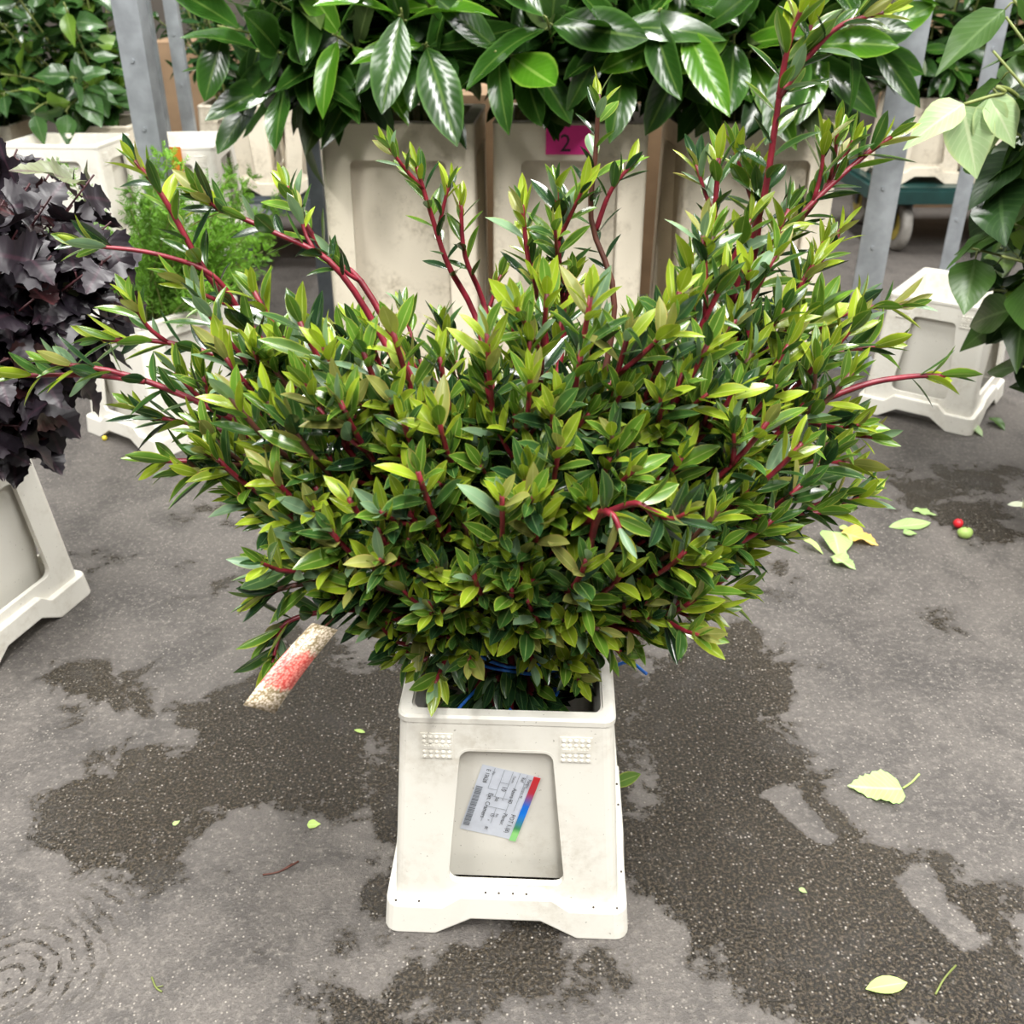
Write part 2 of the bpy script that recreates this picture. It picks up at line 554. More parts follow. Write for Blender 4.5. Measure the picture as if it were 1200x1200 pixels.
def crate_parts(spec):
    """mesh data of one moulded crate (local: base centre at the origin, short side facing -Y)"""
    hx, hy, Ht = spec['hx'], spec['hy'], spec['H']       # half sizes of the foot, height
    tx, ty = spec['tx'], spec['ty']                      # half sizes of the shell at the top
    fz, fh = spec['foot'], spec['rise']
    parts = {}
    # --- foot band with an arch under each side
    sc = hx / .16
    nlo, nup = .092 * sc, .045 * sc
    br = [-nlo, -nup, nup, nlo, -.082 * sc, .082 * sc, -.058 * sc, .058 * sc]
    lo, hi, lo2, hi2 = [], [], [], []
    base = rrect(hx, hy, .018, 4, br)
    inn = rrect(hx - .017, hy - .017, .008, 4, br)
    top = rrect(hx - .004, hy - .004, .018, 4, br)
    inn_t = rrect(hx - .022, hy - .022, .008, 4, br)

    def zl(u):
        return float(np.interp(abs(u), [nup, nlo], [.030, 0]))

    def zh(u):
        return float(np.interp(abs(u), [.058 * sc, .082 * sc], [fz + fh, fz]))
    for b, t, i, it in zip(base, top, inn, inn_t):
        lo.append((b[0], b[1], zl(b[3])))
        hi.append((t[0], t[1], zh(b[3])))
        hi2.append((it[0], it[1], zh(b[3])))
        lo2.append((i[0], i[1], zl(b[3])))
    V, Fc = loop_band([lo, hi, hi2, lo2], True)
    parts['foot_band'] = mesh('foot_band', V, Fc, spec['mat'])
    # --- shell: four sloped sides with windows, rounded corners
    z0, z1 = fz - .012, Ht - .008
    bx, by = hx - .014, hy - .014
    r = .014
    V, Fc = [], []

    def P(side, u, z):
        f = (z - z0) / (z1 - z0)
        ax, ay = bx + (tx - bx) * f, by + (ty - by) * f
        return [(u, -ay, z), (ax, u, z), (-u, ay, z), (-ax, -u, z)][side]

    def half(side, f):
        return ((bx + (tx - bx) * f) if side % 2 == 0 else (by + (ty - by) * f)) - r
    for side in range(4):
        h0, h1 = half(side, 0), half(side, 1)
        wv = spec['win'] if side % 2 == 0 else spec['win_side']
        outer = [(-h0, z0), (h0, z0), (h1, z1), (-h1, z1)]
        hole = rounded_hole(*wv)
        tri = tessellate_polygon([[Vector((a, b, 0)) for a, b in outer], [Vector((a, b, 0)) for a, b in hole[::-1]]])
        pl = outer + hole[::-1]
        b0 = len(V)
        V += [P(side, a, b) for a, b in pl]
        Fc += [tuple(b0 + i for i in t) for t in tri]
        # inward lip of the window
        b1 = len(V)
        nrm = [(0, 1), (-1, 0), (0, -1), (1, 0)][side]
        for a, b in hole:
            q = P(side, a, b)
            V.append(q)
        for a, b in hole:
            q = P(side, a, b)
            V.append((q[0] + nrm[0] * .009, q[1] + nrm[1] * .009, q[2]))
        n = len(hole)
        for k in range(n):
            Fc.append((b1 + k, b1 + (k + 1) % n, b1 + n + (k + 1) % n, b1 + n + k))
        # corner arc to the next side
        b2 = len(V)
        for z, f in ((z0, 0), (z1, 1)):
            ax, ay = bx + (tx - bx) * f, by + (ty - by) * f
            cx, cy = [(ax - r, -ay + r), (ax - r, ay - r), (-ax + r, ay - r), (-ax + r, -ay + r)][side]
            for q in range(6):
                a = math.radians([-90, 0, 90, 180][side] + 90 * q / 5)
                V.append((cx + r * math.cos(a), cy + r * math.sin(a), z))
        for q in range(5):
            Fc.append((b2 + q, b2 + q + 1, b2 + 6 + q + 1, b2 + 6 + q))
    parts['shell'] = mesh('shell', V, Fc, spec['mat'])
    # --- rim
    rw = spec.get('rim_w', .013)
    ro = rrect(tx + .0018, ty + .0018, .014)
    ri = rrect(tx - rw, ty - rw, .010)
    rm = rrect(tx - .001, ty - .001, .012)
    L = [[(p[0], p[1], z) for p in lp] for lp, z in ((ro, Ht - .010), (ro, Ht - .003), (rm, Ht), (ri, Ht), (ri, Ht - .010))]
    V, Fc = loop_band(L, True)
    parts['rim'] = mesh('rim', V, Fc, spec['mat'])
    # --- inner tub
    tt_in = spec.get('tub_top', .012)
    tt, tb = rrect(tx - tt_in, ty - tt_in, .02), rrect(tx - spec['tub_in'], ty - spec['tub_in'], .02)
    ti, tbi = rrect(tx - tt_in - .003, ty - tt_in - .003, .018), rrect(tx - spec['tub_in'] - .003, ty - spec['tub_in'] - .003, .018)
    zb = .046
    L = [[(p[0], p[1], z) for p in lp] for lp, z in ((tb, zb), (tt, Ht - .006), (ti, Ht - .006), (tbi, zb + .004))]
    V, Fc = loop_band(L)
    n = len(tb)
    Fc.append(tuple(range(n))[::-1])
    Fc.append(tuple(range(3 * n, 4 * n)))
    parts['inner_tub'] = mesh('inner_tub', V, Fc, spec['tub_mat'])
    # --- embossed grip pads near the top of the short sides
    if spec.get('pads'):
        def pad(side, u0):
            V, Fc = [], []
            f = MB()

            def at_face(u, z, off):
                ff = (z - z0) / (z1 - z0)
                ay = by + (ty - by) * ff
                sgn = -1 if side == 0 else 1
                return (u * (-sgn), sgn * (ay + off), z)
            w, zt, zbm = .019, Ht - .026, Ht - .062

            def slab(ua, ub, za, zb_, o):
                q = [at_face(ua, za, -.001), at_face(ub, za, -.001), at_face(ub, zb_, -.001), at_face(ua, zb_, -.001)]
                t = [at_face(ua, za, o), at_face(ub, za, o), at_face(ub, zb_, o), at_face(ua, zb_, o)]
                f.add(q + t, [(4, 5, 6, 7), (0, 1, 5, 4), (1, 2, 6, 5), (2, 3, 7, 6), (3, 0, 4, 7)])
            slab(u0 - w, u0 + w, zbm, zt, .0012)
            slab(u0 - w + .002, u0 + w - .002, (zt + zbm) / 2 - .0036, (zt + zbm) / 2 + .0036, .0026)
            for k in range(9):                       # worn raised maker's letters, too worn to read
                if k % 5 != 4:
                    slab(u0 - .0145 + k * .0034, u0 - .0125 + k * .0034, (zt + zbm) / 2 - .002, (zt + zbm) / 2 + .002, .0034)
            for row in (0, 1, 3, 4):
                zz = zt - .0045 - row * .0068 - (.001 if row > 2 else 0)
                for cI in range(5):
                    uc = u0 - .0145 + cI * .00725
                    ring = []
                    R = .0029
                    for lv, (rr, oo) in enumerate(((R, .0012), (R * .75, .0028), (R * .25, .0036))):
                        for a in range(8):
                            an = a * math.pi / 4
                            ring.append(at_face(uc + rr * math.cos(an), zz + rr * math.sin(an), oo))
                    FF = [(lv * 8 + a, lv * 8 + (a + 1) % 8, (lv + 1) * 8 + (a + 1) % 8, (lv + 1) * 8 + a) for lv in (0, 1) for a in range(8)]
                    FF.append(tuple(range(16, 24)))
                    f.add(ring, FF)
            return f
        for side in (0, 2):
            for u0 in (-tx + .044, tx - .044):
                f = pad(side, u0)
                parts.setdefault('grip_pad', []).append(mesh('grip_pad', f.v, f.f, spec['mat']))

    return parts


STD = dict(hx=.159, hy=.190, H=.337, tx=.126, ty=.155, foot=.047, rise=.020, mat=M['crate'], tub_mat=M['tub'], tub_in=.022,
           win=(-.056, .056, .078, .286, .017, .013), win_side=(-.095, .095, .085, .290, .014, .016), pads=True)
TALL = dict(hx=.222, hy=.222, H=.744, tx=.203, ty=.205, foot=.05, rise=.02, mat=M['crate_old'], tub_mat=M['crate_old'], tub_in=.05, tub_top=.034, rim_w=.036,
            win=(-.128, .128, .10, .650, .006, .018), win_side=(-.140, .140, .12, .66, .006, .02), pads=False)
OLD = dict(STD, mat=M['crate_old'], tub_mat=M['crate_old'])
PARTS = {'std': crate_parts(STD), 'tall': crate_parts(TALL), 'old': crate_parts(OLD)}


def crate(kind, label, loc, rz, group, name='flower_crate'):
    t = empty(name, loc, math.radians(rz))
    tag(t, label, 'crate', group)
    for k, md in PARTS[kind].items():
        for m_ in (md if isinstance(md, list) else [md]):
            o = obj(k, m_, t)
            if k == 'shell':
                s = o.modifiers.new('wall', 'SOLIDIFY')
                s.thickness = .0035
                s.offset = -1
            if k in ('foot_band',):
                b = o.modifiers.new('edge', 'BEVEL')
                b.width = .0025
                b.segments = 2
                b.limit_method = 'ANGLE'
    return t


FRONT = (.000, 1.040, 0)
front_crate = crate('std', 'cream plastic crate holding the red-stemmed bush, with a paper label in its window', FRONT, -2.5, 'plastic flower crates')
# dark discs painted in for dirt-filled holes along the front crate's foot band
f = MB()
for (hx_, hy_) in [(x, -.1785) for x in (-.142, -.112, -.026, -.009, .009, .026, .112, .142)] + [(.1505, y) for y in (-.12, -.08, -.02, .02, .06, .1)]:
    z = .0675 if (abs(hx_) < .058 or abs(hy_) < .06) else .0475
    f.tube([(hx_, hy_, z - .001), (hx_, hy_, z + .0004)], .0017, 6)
f.build('dirt_hole_disc', M['dirt'], front_crate)

# ------------------------------------------------------------------ leaf shapes
def leaf_shape(prof, n=6, curve=0.0, fold=.25, width=.3, wavy=0.0, seed=0, cols=2):
    """unit leaf along +Y, upper side +Z; prof(t) is half width 0..1"""
    r = np.random.default_rng(seed)
    V, UV, Fc = [], [], []
    k = 2 * cols // 2
    for i in range(n + 1):
        t = i / n
        w = prof(t) * width * .5
        yy = t
        zc = curve * (t * t) - abs(curve) * .12 * t
        for j in range(2 * cols + 1):
            s = (j - cols) / cols
            x = s * w
            z = zc + abs(s) ** 1.4 * fold * w + wavy * w * math.sin(t * 11 + seed + (2 if s > 0 else 0)) * abs(s)
            V.append((x, yy - abs(s) * .02 * 0, z))
            UV.append((.5 + s * .5, t))
    m_ = 2 * cols + 1
    for i in range(n):
        for j in range(m_ - 1):
            a = i * m_ + j
            Fc.append((a, a + 1, a + 1 + m_, a + m_))
    return np.array(V), np.array(UV), Fc


def outline_shape(pts, curve=0.0, fold=.2, wavy=0.0, seed=0):
    """leaf from a half outline [(halfwidth, t)...] with lobes and teeth"""
    V, UV, Fc = [], [], []
    mx = max(p[0] for p in pts)
    for w, t in pts:
        zc = curve * t * t
        tm = t * .86 + .04
        for s in (-1, 0, 1):
            tt = tm if s == 0 else t
            V.append((s * w, tt, (zc if s else curve * tm * tm) + abs(s) * (fold * w + wavy * w * math.sin(t * 13 + seed + s))))
            UV.append((.5 + s * .5 * w / mx, tt))
    for i in range(len(pts) - 1):
        a = i * 3
        for j in (0, 1):
            Fc.append((a + j, a + j + 1, a + j + 4, a + j + 3))
    return np.array(V), np.array(UV), Fc


def ell(t):          # long elliptic leaf narrowing into the stalk
    return (max(0.03, math.sin(math.pi * min(1, max(0, t)) ** 1.05)) ** .78) if 0 < t < 1 else .03


def lance(t):
    return max(.03, math.sin(math.pi * t ** .80)) ** .95 if 0 < t < 1 else .03


def ovate(t):
    return max(.02, math.sin(math.pi * t ** .62)) if 0 < t < 1 else .02


def laurel_p(t):
    return max(.04, (math.sin(math.pi * t ** 1.05)) ** .7) if 0 < t < 1 else (.05 if t == 0 else .02)


SH = {}
SH['bush'] = [leaf_shape(ell, 6, c, fo, w, 0, i) for i, (c, fo, w) in enumerate(
    [(.06, .35, .34), (-.10, .25, .32), (-.18, .30, .37), (.12, .45, .30), (-.04, .2, .39), (.0, .5, .28)])]
SH['laurel'] = [leaf_shape(laurel_p, 8, c, fo, w, wv, i) for i, (c, fo, w, wv) in enumerate(
    [(-.12, .25, .42, .08), (-.28, .35, .38, .1), (.06, .2, .44, .06), (-.45, .3, .36, .1)])]
SH['ivy'] = [leaf_shape(ovate, 6, c, fo, w, .15, i) for i, (c, fo, w) in enumerate([(-.1, .3, .66), (-.2, .2, .56), (.05, .3, .7)])]
SH['hydr'] = [leaf_shape(ovate, 8, c, fo, w, .10, i) for i, (c, fo, w) in enumerate([(-.15, .25, .62), (-.3, .3, .56), (-.05, .2, .68)])]
LOBE = [(.015, 0), (.03, .04), (.20, .06), (.30, .03), (.33, .10), (.45, .14), (.40, .20), (.46, .27), (.36, .31), (.37, .40),
        (.24, .44), (.22, .50), (.29, .56), (.25, .63), (.26, .70), (.17, .76), (.16, .84), (.08, .90), (.01, 1.0)]
SH['purple'] = [outline_shape(LOBE, c, fo, wv, i) for i, (c, fo, wv) in enumerate([(-.15, .2, .15), (-.35, .35, .2), (.1, .3, .2)])]
OAK = [(.01, 0), (.05, .02), (.22, .03), (.33, .10), (.38, .18), (.36, .22), (.41, .30), (.37, .36), (.40, .44), (.33, .50), (.35, .58),
       (.26, .64), (.26, .71), (.17, .76), (.15, .84), (.07, .90), (.01, 1.0)]
SH['fallen'] = [outline_shape(OAK, .05, .12, .1, 3), outline_shape(OAK, -.1, .3, .2, 5)]
SH['small'] = [leaf_shape(ell, 4, -.1, .3, .4, 0, 1, 1)]

MESH_CACHE = {}


def leaf_mesh(kind, var, mat):
    key = (kind, var, mat)
    if key not in MESH_CACHE:
        V, UV, Fc = SH[kind][var]
        me = mesh(kind + '_leaf', V, Fc, M[mat], True)
        uvl = me.uv_layers.new(name='UVMap')
        li = np.zeros(len(me.loops), np.int32)
        me.loops.foreach_get('vertex_index', li)
        uvl.data.foreach_set('uv', UV[li].ravel())
        MESH_CACHE[key] = me
    return MESH_CACHE[key]


def frame(d, n):
    d = unit(d)
    n = np.asarray(n, float) - d * np.dot(n, d)
    if np.linalg.norm(n) < 1e-4:
        n = np.cross(d, (1, 0, 0.3))
    n = unit(n)
    return np.stack([np.cross(d, n), d, n], 1)


class Plant:
    def __init__(s, kind, origin):
        s.kind, s.org = kind, np.asarray(origin, float)
        s.L = []            # (var, mat, pos, R(3x3 with scale))

    def leaf(s, pos, d, n, size, mat, var=None, wscale=1.0):
        R = frame(d, n) * size
        R[:, 0] *= wscale
        s.L.append((random.randrange(len(SH[s.kind])) if var is None else var, mat, np.asarray(pos, float), R))

    def finish(s, root, limit=300, part='leaf', rest='foliage', min_px=10, cell=11):
        """the leaves that show largest become parts; the rest is one mesh"""
        N = len(s.L)
        if N == 0:
            return
        pos = np.array([l[2] for l in s.L])
        R = np.array([l[3] for l in s.L])
        mid = pos + R[:, :, 1] * .5
        px, py, dep = project(mid)
        tipx, tipy, _ = project(pos + R[:, :, 1])
        bx, by, _ = project(pos)
        ln = np.linalg.norm(R[:, :, 1], axis=1)
        view = mid - np.array([0, 0, H])
        view /= np.linalg.norm(view, axis=1)[:, None]
        nn = R[:, :, 2] / np.linalg.norm(R[:, :, 2], axis=1)[:, None]
        face = np.abs((nn * view).sum(1)) + .15
        area = (ln * F / dep) ** 2 * face
        plen = np.hypot(tipx - bx, tipy - by)
        seen = {}
        order = np.argsort(dep)
        vis = np.zeros(N)
        for i in order:
            if dep[i] < .1 or not (-30 < px[i] < 1230 and -30 < py[i] < 1230):
                continue
            hit = 0
            for q in (.25, .5, .75):
                c = (int((bx[i] + (tipx[i] - bx[i]) * q) // cell), int((by[i] + (tipy[i] - by[i]) * q) // cell))
                if seen.get(c, 0) < 1:
                    hit += 1
                seen[c] = seen.get(c, 0) + (1 if face[i] > .4 else .5)
            vis[i] = hit / 3
        score = area * (vis > .3) * (.4 + vis) * (plen > min_px)
        pick = [i for i in np.argsort(-score)[:limit] if score[i] > 0]
        pk = set(int(i) for i in pick)
        for i in pk:
            var, mat, p, Rm = s.L[i]
            o = bpy.data.objects.new(part, leaf_mesh(s.kind, var, mat))
            COL.objects.link(o)
            o.parent = root
            mw = Matrix.Identity(4)
            for a in range(3):
                for b in range(3):
                    mw[a][b] = Rm[a, b]
                mw[a][3] = p[a] - s.org[a]
            o.matrix_basis = mw
        others = [i for i in range(N) if i not in pk]
        if not others:
            return
        mats = sorted(set(s.L[i][1] for i in others))
        Vs, UVs, Fs, Ms = [], [], [], []
        b = 0
        for i in others:
            var, mat, p, Rm = s.L[i]
            V, UV, Fc = SH[s.kind][var]
            Vs.append(V @ Rm.T + (p - s.org))
            UVs.append(UV)
            fa = np.array(Fc) + b
            Fs.append(fa)
            Ms.append(np.full(len(Fc), mats.index(mat)))
            b += len(V)
        V, UV, Fa, Ma = np.concatenate(Vs), np.concatenate(UVs), np.concatenate(Fs), np.concatenate(Ms)
        me = bpy.data.meshes.new(rest)
        me.vertices.add(len(V))
        me.vertices.foreach_set('co', V.ravel())
        me.loops.add(Fa.size)
        me.loops.foreach_set('vertex_index', Fa.ravel())
        me.polygons.add(len(Fa))
        me.polygons.foreach_set('loop_start', np.arange(0, Fa.size, 4))
        me.update(calc_edges=True)
        me.polygons.foreach_set('use_smooth', np.ones(len(Fa), bool))
        uvl = me.uv_layers.new(name='UVMap')
        uvl.data.foreach_set('uv', UV[Fa.ravel()].ravel())
        for mt in mats:
            me.materials.append(M[mt])
        me.polygons.foreach_set('material_index', Ma.astype(np.int32))
        o = obj(rest, me, root)
        o['kind'] = 'stuff'


def spline(P, n):
    """Catmull-Rom through the points"""
    P = np.asarray(P, float)
    if len(P) < 3:
        t = np.linspace(0, 1, n)[:, None]
        return P[0] * (1 - t) + P[-1] * t
    Q = np.vstack([2 * P[0] - P[1], P, 2 * P[-1] - P[-2]])
    m = len(P) - 1
    out = []
    for x in np.linspace(0, m - 1e-6, n):
        i = int(x)
        t = x - i
        a, b, c, d = Q[i:i + 4]
        out.append(.5 * (2 * b + (c - a) * t + (2 * a - 5 * b + 4 * c - d) * t * t + (3 * b - a - 3 * c + d) * t ** 3))
    return np.array(out)


def bezier(a, b, c, d, n):
    t = np.linspace(0, 1, n)[:, None]
    return a * (1 - t) ** 3 + 3 * b * t * (1 - t) ** 2 + 3 * c * t * t * (1 - t) + d * t ** 3


def perp(t, ang):
    t = unit(t)
    ref = np.array([0, 0, 1.0]) if abs(t[2]) < .9 else np.array([1.0, 0, 0])
    a = unit(np.cross(ref, t))
    b = np.cross(t, a)
    return a * math.cos(ang) + b * math.sin(ang)


# ------------------------------------------------------------------ the bush
ORG = np.array([FRONT[0], FRONT[1], .30])
bush = empty('foliage_bush', ORG)
tag(bush, 'large dense bush of small green leaves on red stems in the labelled crate', 'bush')
BP = Plant('bush', ORG)
CORE = np.array([0.0, 1.12, .50])


def young_mat(upper, k):
    """k: 0 newest .. 1 oldest"""
    x = random.random()
    if random.random() > upper:
        k += .45
    if k < .24:
        return 'young' if x < .55 else 'olive' if x < .70 else 'fresh' if x < .93 else 'pale'
    if k < .62:
        return 'fresh' if x < .48 else 'mid' if x < .76 else 'pale' if x < .86 else 'young' if x < .92 else 'dark'
    if k < .9:
        return 'mid' if x < .55 else 'fresh' if x < .65 else 'pale' if x < .71 else 'dark'
    return 'mid' if x < .25 else 'dark'


def sprig(pts, length_leafy, upper, spacing=.0105, size=.045, tipn=7, r0=.0022):
    """leaves round a stem, with a rosette at its tip"""
    seg = np.linalg.norm(np.diff(pts, axis=0), axis=1)
    cum = np.concatenate([[0], np.cumsum(seg)])
    tot = cum[-1]
    ang = random.uniform(0, 6.28)
    s = tot
    k = 0
    while s > max(0.0, tot - length_leafy):
        i = min(len(seg) - 1, int(np.searchsorted(cum, s) - 1) if s > 0 else 0)
        i = max(i, 0)
        f_ = (s - cum[i]) / (seg[i] + 1e-9)
        p = pts[i] * (1 - f_) + pts[i + 1] * f_
        t = unit(pts[i + 1] - pts[i])
        age = min(1, (tot - s) / max(length_leafy, .10))
        open_ = math.radians(np.interp(k, [0, 3, 8, 20], [14, 30, 48, 58]) + random.uniform(-10, 12))
        a = perp(t, ang)
        d = t * math.cos(open_) + a * math.sin(open_)
        d = d + np.array([0, -.08, .18]) * random.random()
        nrm = t - a * .2 + np.array([0, -.25, .45])
        sz = size * 1.05 * np.interp(k, [0, 2, 7, 20], [.66, .86, 1.05, 1.0]) * random.uniform(.78, 1.2)
        BP.leaf(p, d, nrm, sz, young_mat(upper, age * 1.1 if length_leafy > .1 else age * .8), None, random.uniform(.78, 1.12))
        ang += 2.399 + random.uniform(-.3, .3)
        s -= spacing * (.42 if k < tipn else random.uniform(.75, 1.3))
        k += 1


def branch(path, r0, r1, leafy, upper, twigs=3, size=.045, twig_len=(.03, .075), from_base=True, tipdens=1.0):
    pts = spline(path, 26) if len(path) > 2 else path
    f = MB()
    f.tube(pts, np.linspace(r0, r1, len(pts)), 6)
    sprig(pts, leafy, upper, .0105 / tipdens, size)
    n = len(pts)
    for q in range(twigs):
        i = int(n * random.uniform(.50, .90))
        t = unit(pts[min(i + 1, n - 1)] - pts[i - 1])
        a = perp(t, random.uniform(0, 6.28))
        d = unit(t * .75 + a * .62 + np.array([0, -.15, .22]))
        ln = random.uniform(*twig_len)
        e = pts[i] + d * ln + np.array([0, 0, .012])
        tp = spline([pts[i], pts[i] + d * ln * .5 + t * ln * .08, e], 6)
        f.tube(tp, np.linspace(r1 * 1.15, r1 * .75, 6), 5)
        sprig(tp, ln * .95, upper, .0095, size * .95, 6)
    o = f.build('stem', M['red_stem'] if random.random() < .88 else M['wood_stem'], bush, True)
    o.location = tuple(-ORG)
    return pts


def base_pt():
    a, r = random.uniform(0, 6.28), .07 * math.sqrt(random.random())
    return np.array([FRONT[0] + r * math.cos(a), FRONT[1] + r * 1.2 * math.sin(a), random.uniform(.06, .10)])


def grow(tip, upper, leafy=.22, twigs=3, r0=.0045, size=.045):
    b = base_pt()
    out = unit(tip - CORE)
    neck = np.array([b[0] * .6 + tip[0] * .05, FRONT[1] + (b[1] - FRONT[1]) * .6 + (tip[1] - 1.1) * .06, .36])
    end = unit(out * np.array([1, .6, 1]) + np.array([0, 0, 1.0 if tip[2] > .5 else .30]))
    ln = np.linalg.norm(tip - neck)
    p = bezier(neck, neck + np.array([(tip[0] - neck[0]) * .15, (tip[1] - neck[1]) * .15, ln * .35]), tip - end * ln * .38, tip, 22)
    pts = np.vstack([b[None], (b * .5 + neck * .5)[None], p])
    branch(pts, r0, .0026, leafy, upper, twigs, size)


GUIDED = [  # traced sprigs: pixel path with distance, leafy length, twigs, leaf size
    ([(350, 470, 1.08), (300, 390, 1.08), (245, 325, 1.08), (192, 232, 1.08), (158, 188, 1.08)], .18, 1, .042),
    ([(285, 370, 1.08), (248, 322, 1.07), (180, 297, 1.05), (95, 287, 1.03)], .04, 0, .040),
    ([(450, 400, 1.12), (390, 310, 1.12), (320, 272, 1.12), (238, 236, 1.12)], .18, 2, .042),
    ([(430, 340, 1.16), (385, 300, 1.16), (350, 250, 1.16), (336, 218, 1.16)], .09, 1, .040),
    ([(420, 560, .98), (340, 525, .98), (230, 470, .97), (140, 437, .96), (60, 425, .95)], .20, 2, .042),
    ([(170, 447, .96), (110, 440, .96), (18, 440, .95)], .09, 0, .038),
    ([(370, 470, 1.05), (290, 430, 1.05), (200, 402, 1.05), (120, 398, 1.04)], .18, 2, .043),
    ([(420, 580, .98), (330, 560, .97), (250, 542, .96), (178, 540, .95)], .18, 3, .043),
    ([(540, 700, .92), (470, 712, .88), (405, 685, .86), (350, 685, .84), (300, 700, .83)], .15, 1, .047),
    ([(470, 712, .88), (415, 695, .86), (380, 655, .85), (352, 628, .84)], .13, 3, .046),
    ([(470, 715, .88), (400, 715, .86), (345, 725, .84), (318, 748, .83)], .13, 1, .047),
    ([(560, 380, 1.22), (525, 310, 1.22), (505, 250, 1.22), (488, 195, 1.22)], .14, 2, .036),
    ([(570, 370, 1.22), (545, 300, 1.22), (540, 235, 1.22)], .10, 1, .036),
    ([(700, 470, 1.12), (720, 350, 1.14), (693, 260, 1.16), (698, 180, 1.16), (702, 110, 1.16)], .20, 0, .038),
    ([(698, 270, 1.16), (715, 225, 1.16), (738, 195, 1.16)], .05, 0, .038),
    ([(660, 400, 1.12), (655, 300, 1.12), (652, 215, 1.12)], .17, 3, .042),
    ([(640, 400, 1.12), (620, 310, 1.12), (612, 240, 1.12)], .15, 2, .042),
    ([(790, 540, 1.06), (860, 340, 1.08), (893, 240, 1.08), (908, 150, 1.08), (922, 60, 1.08), (945, -5, 1.08)], .20, 0, .046),
    ([(912, 115, 1.08), (945, 70, 1.08), (985, 30, 1.07), (1035, 15, 1.07)], .14, 0, .042),
    ([(912, 112, 1.08), (940, 60, 1.09), (958, 5, 1.1)], .12, 0, .044),
    ([(800, 480, 1.08), (880, 320, 1.10), (950, 240, 1.12), (1010, 185, 1.14), (1045, 160, 1.14)], .14, 2, .042),
    ([(830, 450, 1.10), (900, 310, 1.14), (960, 230, 1.16), (1000, 165, 1.16)], .18, 3, .042),
    ([(800, 430, 1.10), (830, 320, 1.10), (838, 240, 1.10), (842, 185, 1.10)], .18, 3, .044),
    ([(800, 450, 1.10), (870, 340, 1.12), (890, 260, 1.12), (882, 200, 1.12)], .18, 2, .046),
    ([(820, 460, 1.08), (940, 390, 1.10), (1010, 362, 1.12), (1065, 358, 1.12)], .18, 3, .043),
    ([(900, 500, 1.02), (1000, 455, 1.02), (1060, 442, 1.02), (1108, 440, 1.02)], .05, 0, .042),
    ([(820, 480, 1.06), (930, 430, 1.06), (1000, 410, 1.06), (1040, 405, 1.06)], .18, 3, .043),
    ([(820, 580, 1.0), (900, 550, 1.0), (960, 540, 1.0), (1005, 545, 1.0)], .16, 2, .043),
    ([(780, 660, .98), (880, 630, .98), (950, 595, .98), (1000, 575, .98)], .18, 2, .043),
    ([(740, 690, .96), (820, 690, .96), (870, 690, .96)], .14, 2, .045),
    ([(740, 640, .98), (830, 650, .98), (920, 630, .98)], .16, 3, .045),
    ([(820, 520, 1.04), (920, 500, 1.04), (990, 490, 1.04)], .18, 3, .043),
    ([(430, 540, 1.0), (330, 520, 1.0), (240, 500, .99), (190, 490, .98)], .18, 3, .043),
    ([(460, 640, .94), (380, 620, .92), (320, 600, .91), (270, 575, .90)], .16, 2, .043),
    ([(460, 660, .93), (390, 640, .91), (340, 625, .90)], .14, 3, .042),
    ([(660, 720, .93), (700, 745, .90), (728, 765, .88)], .08, 1, .042),
    ([(560, 740, .93), (500, 755, .90), (462, 770, .88)], .08, 1, .042),
    ([(680, 680, .86), (700, 606, .80), (718, 604, .78), (728, 625, .77)], .04, 0, .042),
    ([(690, 610, .82), (745, 590, .79), (770, 610, .78)], .06, 1, .042),
    ([(500, 700, .88), (450, 690, .85), (415, 685, .82)], .07, 2, .050),
    ([(500, 690, .88), (430, 665, .85), (400, 640, .83)], .08, 2, .048),
    ([(480, 690, .88), (400, 670, .85), (320, 665, .84)], .09, 1, .048),
    ([(700, 700, .92), (790, 705, .91), (840, 712, .90)], .10, 2, .046),
    ([(760, 620, .98), (880, 605, .97), (975, 600, .96)], .14, 2, .045),
    ([(420, 570, .97), (300, 560, .95), (215, 555, .94)], .14, 2, .045),
]
for path, leafy, tw, sz in GUIDED:
    W = [at(*p) for p in path]
    if path[0][1] > 330 or True:
        first = W[0]
        thick = .0042
        low = path[-1][1] > 560
        up = .6
        nocore = path in (GUIDED[1][0], GUIDED[5][0], GUIDED[9][0], GUIDED[10][0], GUIDED[14][0], GUIDED[18][0], GUIDED[19][0])
        if nocore:
            pts = W
            branch(np.array(pts), .0034, .0021, leafy, up, tw, sz)
        else:
            b = base_pt()
            neck = np.array([b[0] * .6 + first[0] * .08, FRONT[1] + (b[1] - FRONT[1]) * .6, .37])
            branch(np.array([b, neck, neck * .45 + first * .55 + np.array([0, 0, .03])] + W), .0058, .0025, leafy, up, tw, sz)

BODY = [(215, 345), (330, 330), (420, 385), (540, 385), (600, 360), (640, 330), (720, 350), (770, 370), (800, 330), (840, 260), (900, 240), (980, 235),
        (990, 265), (965, 345), (1020, 375), (1015, 420), (975, 470), (980, 545), (925, 600),
        (850, 675), (760, 750), (690, 785), (620, 790), (520, 785), (460, 765), (430, 700), (340, 630), (270, 575), (215, 530), (190, 450), (225, 415),
        (300, 405), (280, 370)]


def inpoly(x, y, poly):
    c = False
    for i in range(len(poly)):
        x1, y1 = poly[i]
        x2, y2 = poly[i - 1]
        if (y1 > y) != (y2 > y) and x < (x2 - x1) * (y - y1) / (y2 - y1) + x1:
            c = not c
    return c


